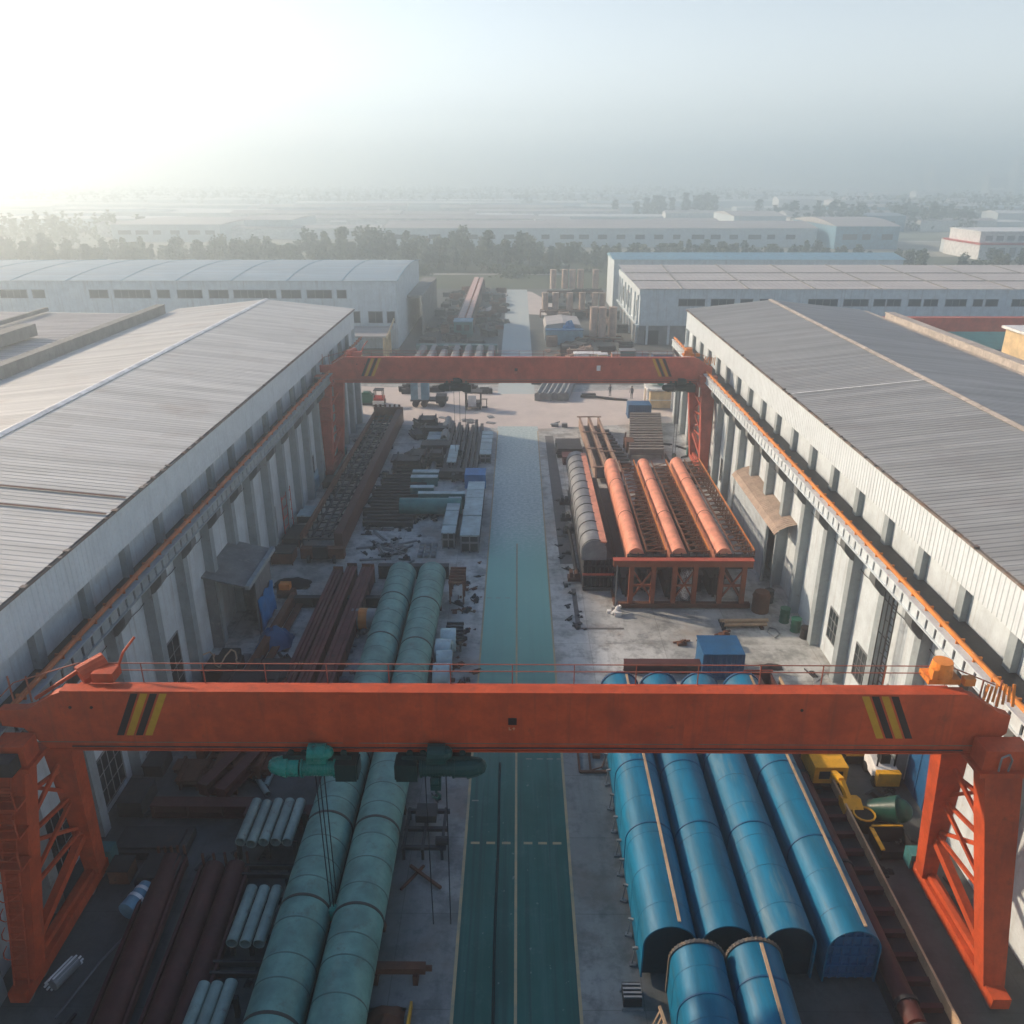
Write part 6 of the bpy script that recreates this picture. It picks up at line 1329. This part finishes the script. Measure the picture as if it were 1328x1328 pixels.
mass('forest', 62, 134, 590, 620, 17, 5000, 1.3, 'dark block of wood far beyond the long factory', 2, M['leaf_dark'])
mass('forest', 150, 260, 470, 560, 14, 7000, 1.2, 'dark wood behind the pale arched distant hall', 3, M['leaf_dark'])
mass('forest', -420, -190, 300, 460, 12, 12000, 1.0, 'hazy wood at the edge behind the vaulted roof warehouse', 4, M['leaf'])
mass('forest', 240, 700, 560, 900, 13, 12000, 1.5, 'far wood among the distant houses', 5, M['leaf_dark'])
mass('forest', -700, 300, 800, 1300, 12, 12000, 2.0, 'far hazy woods across the plain', 6, M['leaf_dark'])
mass('forest', -1500, 1800, 1700, 2600, 16, 12000, 5, 'farthest hazy woods toward the horizon', 7, M['leaf_dark'])
# ------------------------------------------------------------------ distant buildings
def hall(x0, x1, y0, y1, h, rise, label, wm='wall', rm='roof_far', name='hall', wins=True, group=None, bow=False):
    root = thing(name, label, 'hall', ((x0+x1)/2, (y0+y1)/2, 0), group)
    MB().box(x0,x1,y0,y1,0,h).build('wall', M[wm], root)
    n = 8 if bow else 2; b = MB(); b.prism([(y0-.4+(y1-y0+.8)*k/n, h+.02+rise*(math.sin(math.pi*k/n) if bow else (1-abs(2*k/n-1)))) for k in range(n+1)], x0-.4, x1+.4, 'x'); b.build('roof', M[rm], root)
    if wins:
        b = MB(); x = x0+3
        while x < x1-6: b.box(x,x+rnd.uniform(3,6.5),y0-.06,y0-.01,h*.42,h*.66); x += 8
        b.build('window_strip', M['glass'], root)
    return root
hall(-57,127,373,412,7.6,2.0,'very long low factory behind the tree belt')
hall(131,157,362,420,9.0,2.2,'bluish hall with a pale arched roof at the end of the long factory','bluesheet','roof_far',bow=True)
hall(104,129,425,470,10,1.5,'pale roofed hall behind the end of the long factory',wins=False)
hall(-186,-136,400,470,7.5,.8,'pale flat roofed hall in the haze, standing alone before the wood')
hall(-131,-108,420,470,8.5,.6,'narrow pale roofed hall next to the lone hazy hall',wins=False)
root = thing('terraced_factory', 'bright long two storey building with pink band and window row', 'building', (205, 320, 0))
MB().box(168,330,318,345,0,5.2).build('ground_floor', M['white'], root); MB().box(167.6,330.4,317.5,346,5.2,5.8).build('band', M['red'], root); MB().box(169,329,321,344,5.8,9.3).build('upper_floor', M['white'], root); MB().box(168.6,329.4,320.6,344.4,9.3,9.7).build('roof', M['white'], root)
b = MB(); b2 = MB()
for k in range(39): x = 171+k*4; b.box(x,x+2.6,320.9,320.97,6.4,8.2); b2.box(x,x+2.2,317.9,317.97,.8,4.2)
b.build('window_row', M['steel'], root); b2.build('lower_window_row', M['steel'], root)
hall(186,206,470,500,8,1,'small blue hall before the woods near the terraced factory','bluesheet','bluesheet' if 0 else 'roof_blue')
hall(170,190,340,352,5,1,'low white gabled shed near the terraced factory',wins=False)
hall(205,260,560,600,9,1.2,'teal grey hall before the white block by the woods','bluesheet','roof_far')
hall(230,300,640,670,10,.6,'white flat block beyond the dark wood near houses','white','roof_far',wins=False)
r = random.Random(99)
def far_hall(g, lab, n, xr, yr, w, d, h, wm, rm):
    proto = None
    for k in range(n):
        y = r.uniform(*yr); x = r.uniform(xr[0], xr[1])
        if proto is None:
            proto = hall(x-w/2,x+w/2,y-d/2,y+d/2,h,h*.2,lab,wm,rm,'hall',False,g)
        else:
            c = copy_tree(proto); c.location = (x,y,0); c.scale = (r.uniform(.5,1.7), r.uniform(.6,1.3), r.uniform(.7,1.25)); c.rotation_euler.z = r.uniform(-.04,.04)
far_hall('distant long halls and greenhouses','distant long pale roofed hall or greenhouse fading into haze',110,(-650,420),(480,1500),90,22,5,'wall','white')
far_hall('pale halls just beyond the tree belt','pale low hall or shed just beyond the tree belt',26,(-190,240),(425,640),60,18,6,'white','roof_far')
far_hall('distant small white houses','distant small white house among the far trees',60,(150,900),(620,1500),16,12,9,'white','white')
far_hall('distant blue roofed sheds','distant shed with a bluish roof on the plain',26,(-300,600),(520,1100),46,18,6,'white','roof_blue')
far_hall('distant apartment blocks','distant pale apartment block toward the horizon',22,(350,1500),(1000,1900),22,14,22,'wall','white')

for i, (x, y, w, h) in enumerate(((760,1350,26,50),(830,1420,22,55),(905,1500,30,46),(690,1480,24,43))):
    root = thing('tower_block', ('slimmer of the hazy tower blocks on the skyline, above the terraced factory','tallest hazy tower block on the skyline','broadest hazy tower block on the skyline','lowest hazy tower block on the skyline')[i], 'building', (x, y, 0))
    MB().box(x-w/2,x+w/2,y,y+16,0,h).build('wall', M['white'], root); MB().box(x-w/2-.5,x+w/2+.5,y-.5,y+16.5,h,h+1).build('roof', M['steel'], root)
    b = MB()
    for k in range(int(h/6)): b.box(x-w/2+2,x+w/2-2,y-.1,y-.02,3+k*6,5+k*6)
    b.build('window_strip', M['glass'], root)
# ------------------------------------------------------------------ light, air, sky
EL, AZ = R(25), R(-63)           # azimuth measured from +Y toward +X
sd = Vector((math.sin(AZ)*math.cos(EL), math.cos(AZ)*math.cos(EL), math.sin(EL)))
sl = bpy.data.lights.new('sun', 'SUN'); so = bpy.data.objects.new('sun', sl); COL.objects.link(so)
sl.energy = 4.6; sl.angle = R(2.0); sl.color = (1, .79, .60); so.rotation_euler = (-sd).to_track_quat('-Z', 'Y').to_euler()
w = bpy.data.worlds.new('World'); SC.world = w; w.use_nodes = True; nt = w.node_tree; nt.nodes.clear()
o = nt.nodes.new('ShaderNodeOutputWorld'); bg = nt.nodes.new('ShaderNodeBackground'); sk = nt.nodes.new('ShaderNodeTexSky')
sk.sky_type = 'NISHITA'; sk.sun_disc = False; sk.sun_elevation = EL; sk.sun_rotation = AZ; sk.air_density = 1.0; sk.dust_density = .5; sk.ozone_density = 4.0; sk.altitude = 50
hs = nt.nodes.new('ShaderNodeHueSaturation'); tc = nt.nodes.new('ShaderNodeTexCoord'); sx = nt.nodes.new('ShaderNodeSeparateXYZ'); mr = nt.nodes.new('ShaderNodeMapRange')
nt.links.new(tc.outputs['Generated'], sx.inputs[0]); nt.links.new(sx.outputs[2], mr.inputs['Value']); mr.inputs['From Min'].default_value = .08; mr.inputs['From Max'].default_value = .6; mr.inputs['To Min'].default_value = .12; mr.inputs['To Max'].default_value = 1.0
nt.links.new(mr.outputs[0], hs.inputs['Saturation']); nt.links.new(sk.outputs[0], hs.inputs['Color']); mx = nt.nodes.new('ShaderNodeMix'); mx.data_type = 'RGBA'; mx.blend_type = 'MULTIPLY'; mx.inputs[0].default_value = 1; mx.inputs[7].default_value = (.955,1.005,1.005,1); nt.links.new(hs.outputs[0], mx.inputs[6]); cp = nt.nodes.new('ShaderNodeMix'); cp.data_type = 'RGBA'; cp.blend_type = 'DARKEN'; cp.inputs[0].default_value = 1; cp.inputs[7].default_value = (6.3,6.35,6.2,1); nt.links.new(mx.outputs[2], cp.inputs[6]); nt.links.new(cp.outputs[2], bg.inputs[0]); mb = nt.nodes.new('ShaderNodeMapRange'); mb.interpolation_type = 'SMOOTHSTEP'; nt.links.new(sx.outputs[2], mb.inputs['Value']); mb.inputs['From Min'].default_value = -.02; mb.inputs['From Max'].default_value = .3; mb.inputs['To Min'].default_value = .14; mb.inputs['To Max'].default_value = .115; nt.links.new(mb.outputs[0], bg.inputs[1]); nt.links.new(bg.outputs[0], o.inputs[0])
m = bpy.data.materials.new('haze'); m.use_nodes = True; nt = m.node_tree; nt.nodes.clear()
o = nt.nodes.new('ShaderNodeOutputMaterial'); v = nt.nodes.new('ShaderNodeVolumePrincipled'); v.inputs['Color'].default_value = (.92,.985,.995,1); v.inputs['Density'].default_value = .0026; v.inputs['Anisotropy'].default_value = .84
nt.links.new(v.outputs[0], o.inputs['Volume'])
hz = MB().box(-9050,9050,-80,14050,-1.1,58).build('haze', m); tag(hz, 'thin pale morning haze over the whole plain', 'haze', kind='stuff')
SC.view_settings.view_transform = 'Standard'; SC.view_settings.look = 'None'; SC.view_settings.exposure = 0.5; SC.view_settings.gamma = 1
SC.cycles.max_bounces = 12; SC.cycles.volume_bounces = 8; SC.cycles.use_denoising = True
for ob in list(SC.objects):
    if '_w' in ob: del ob['_w']
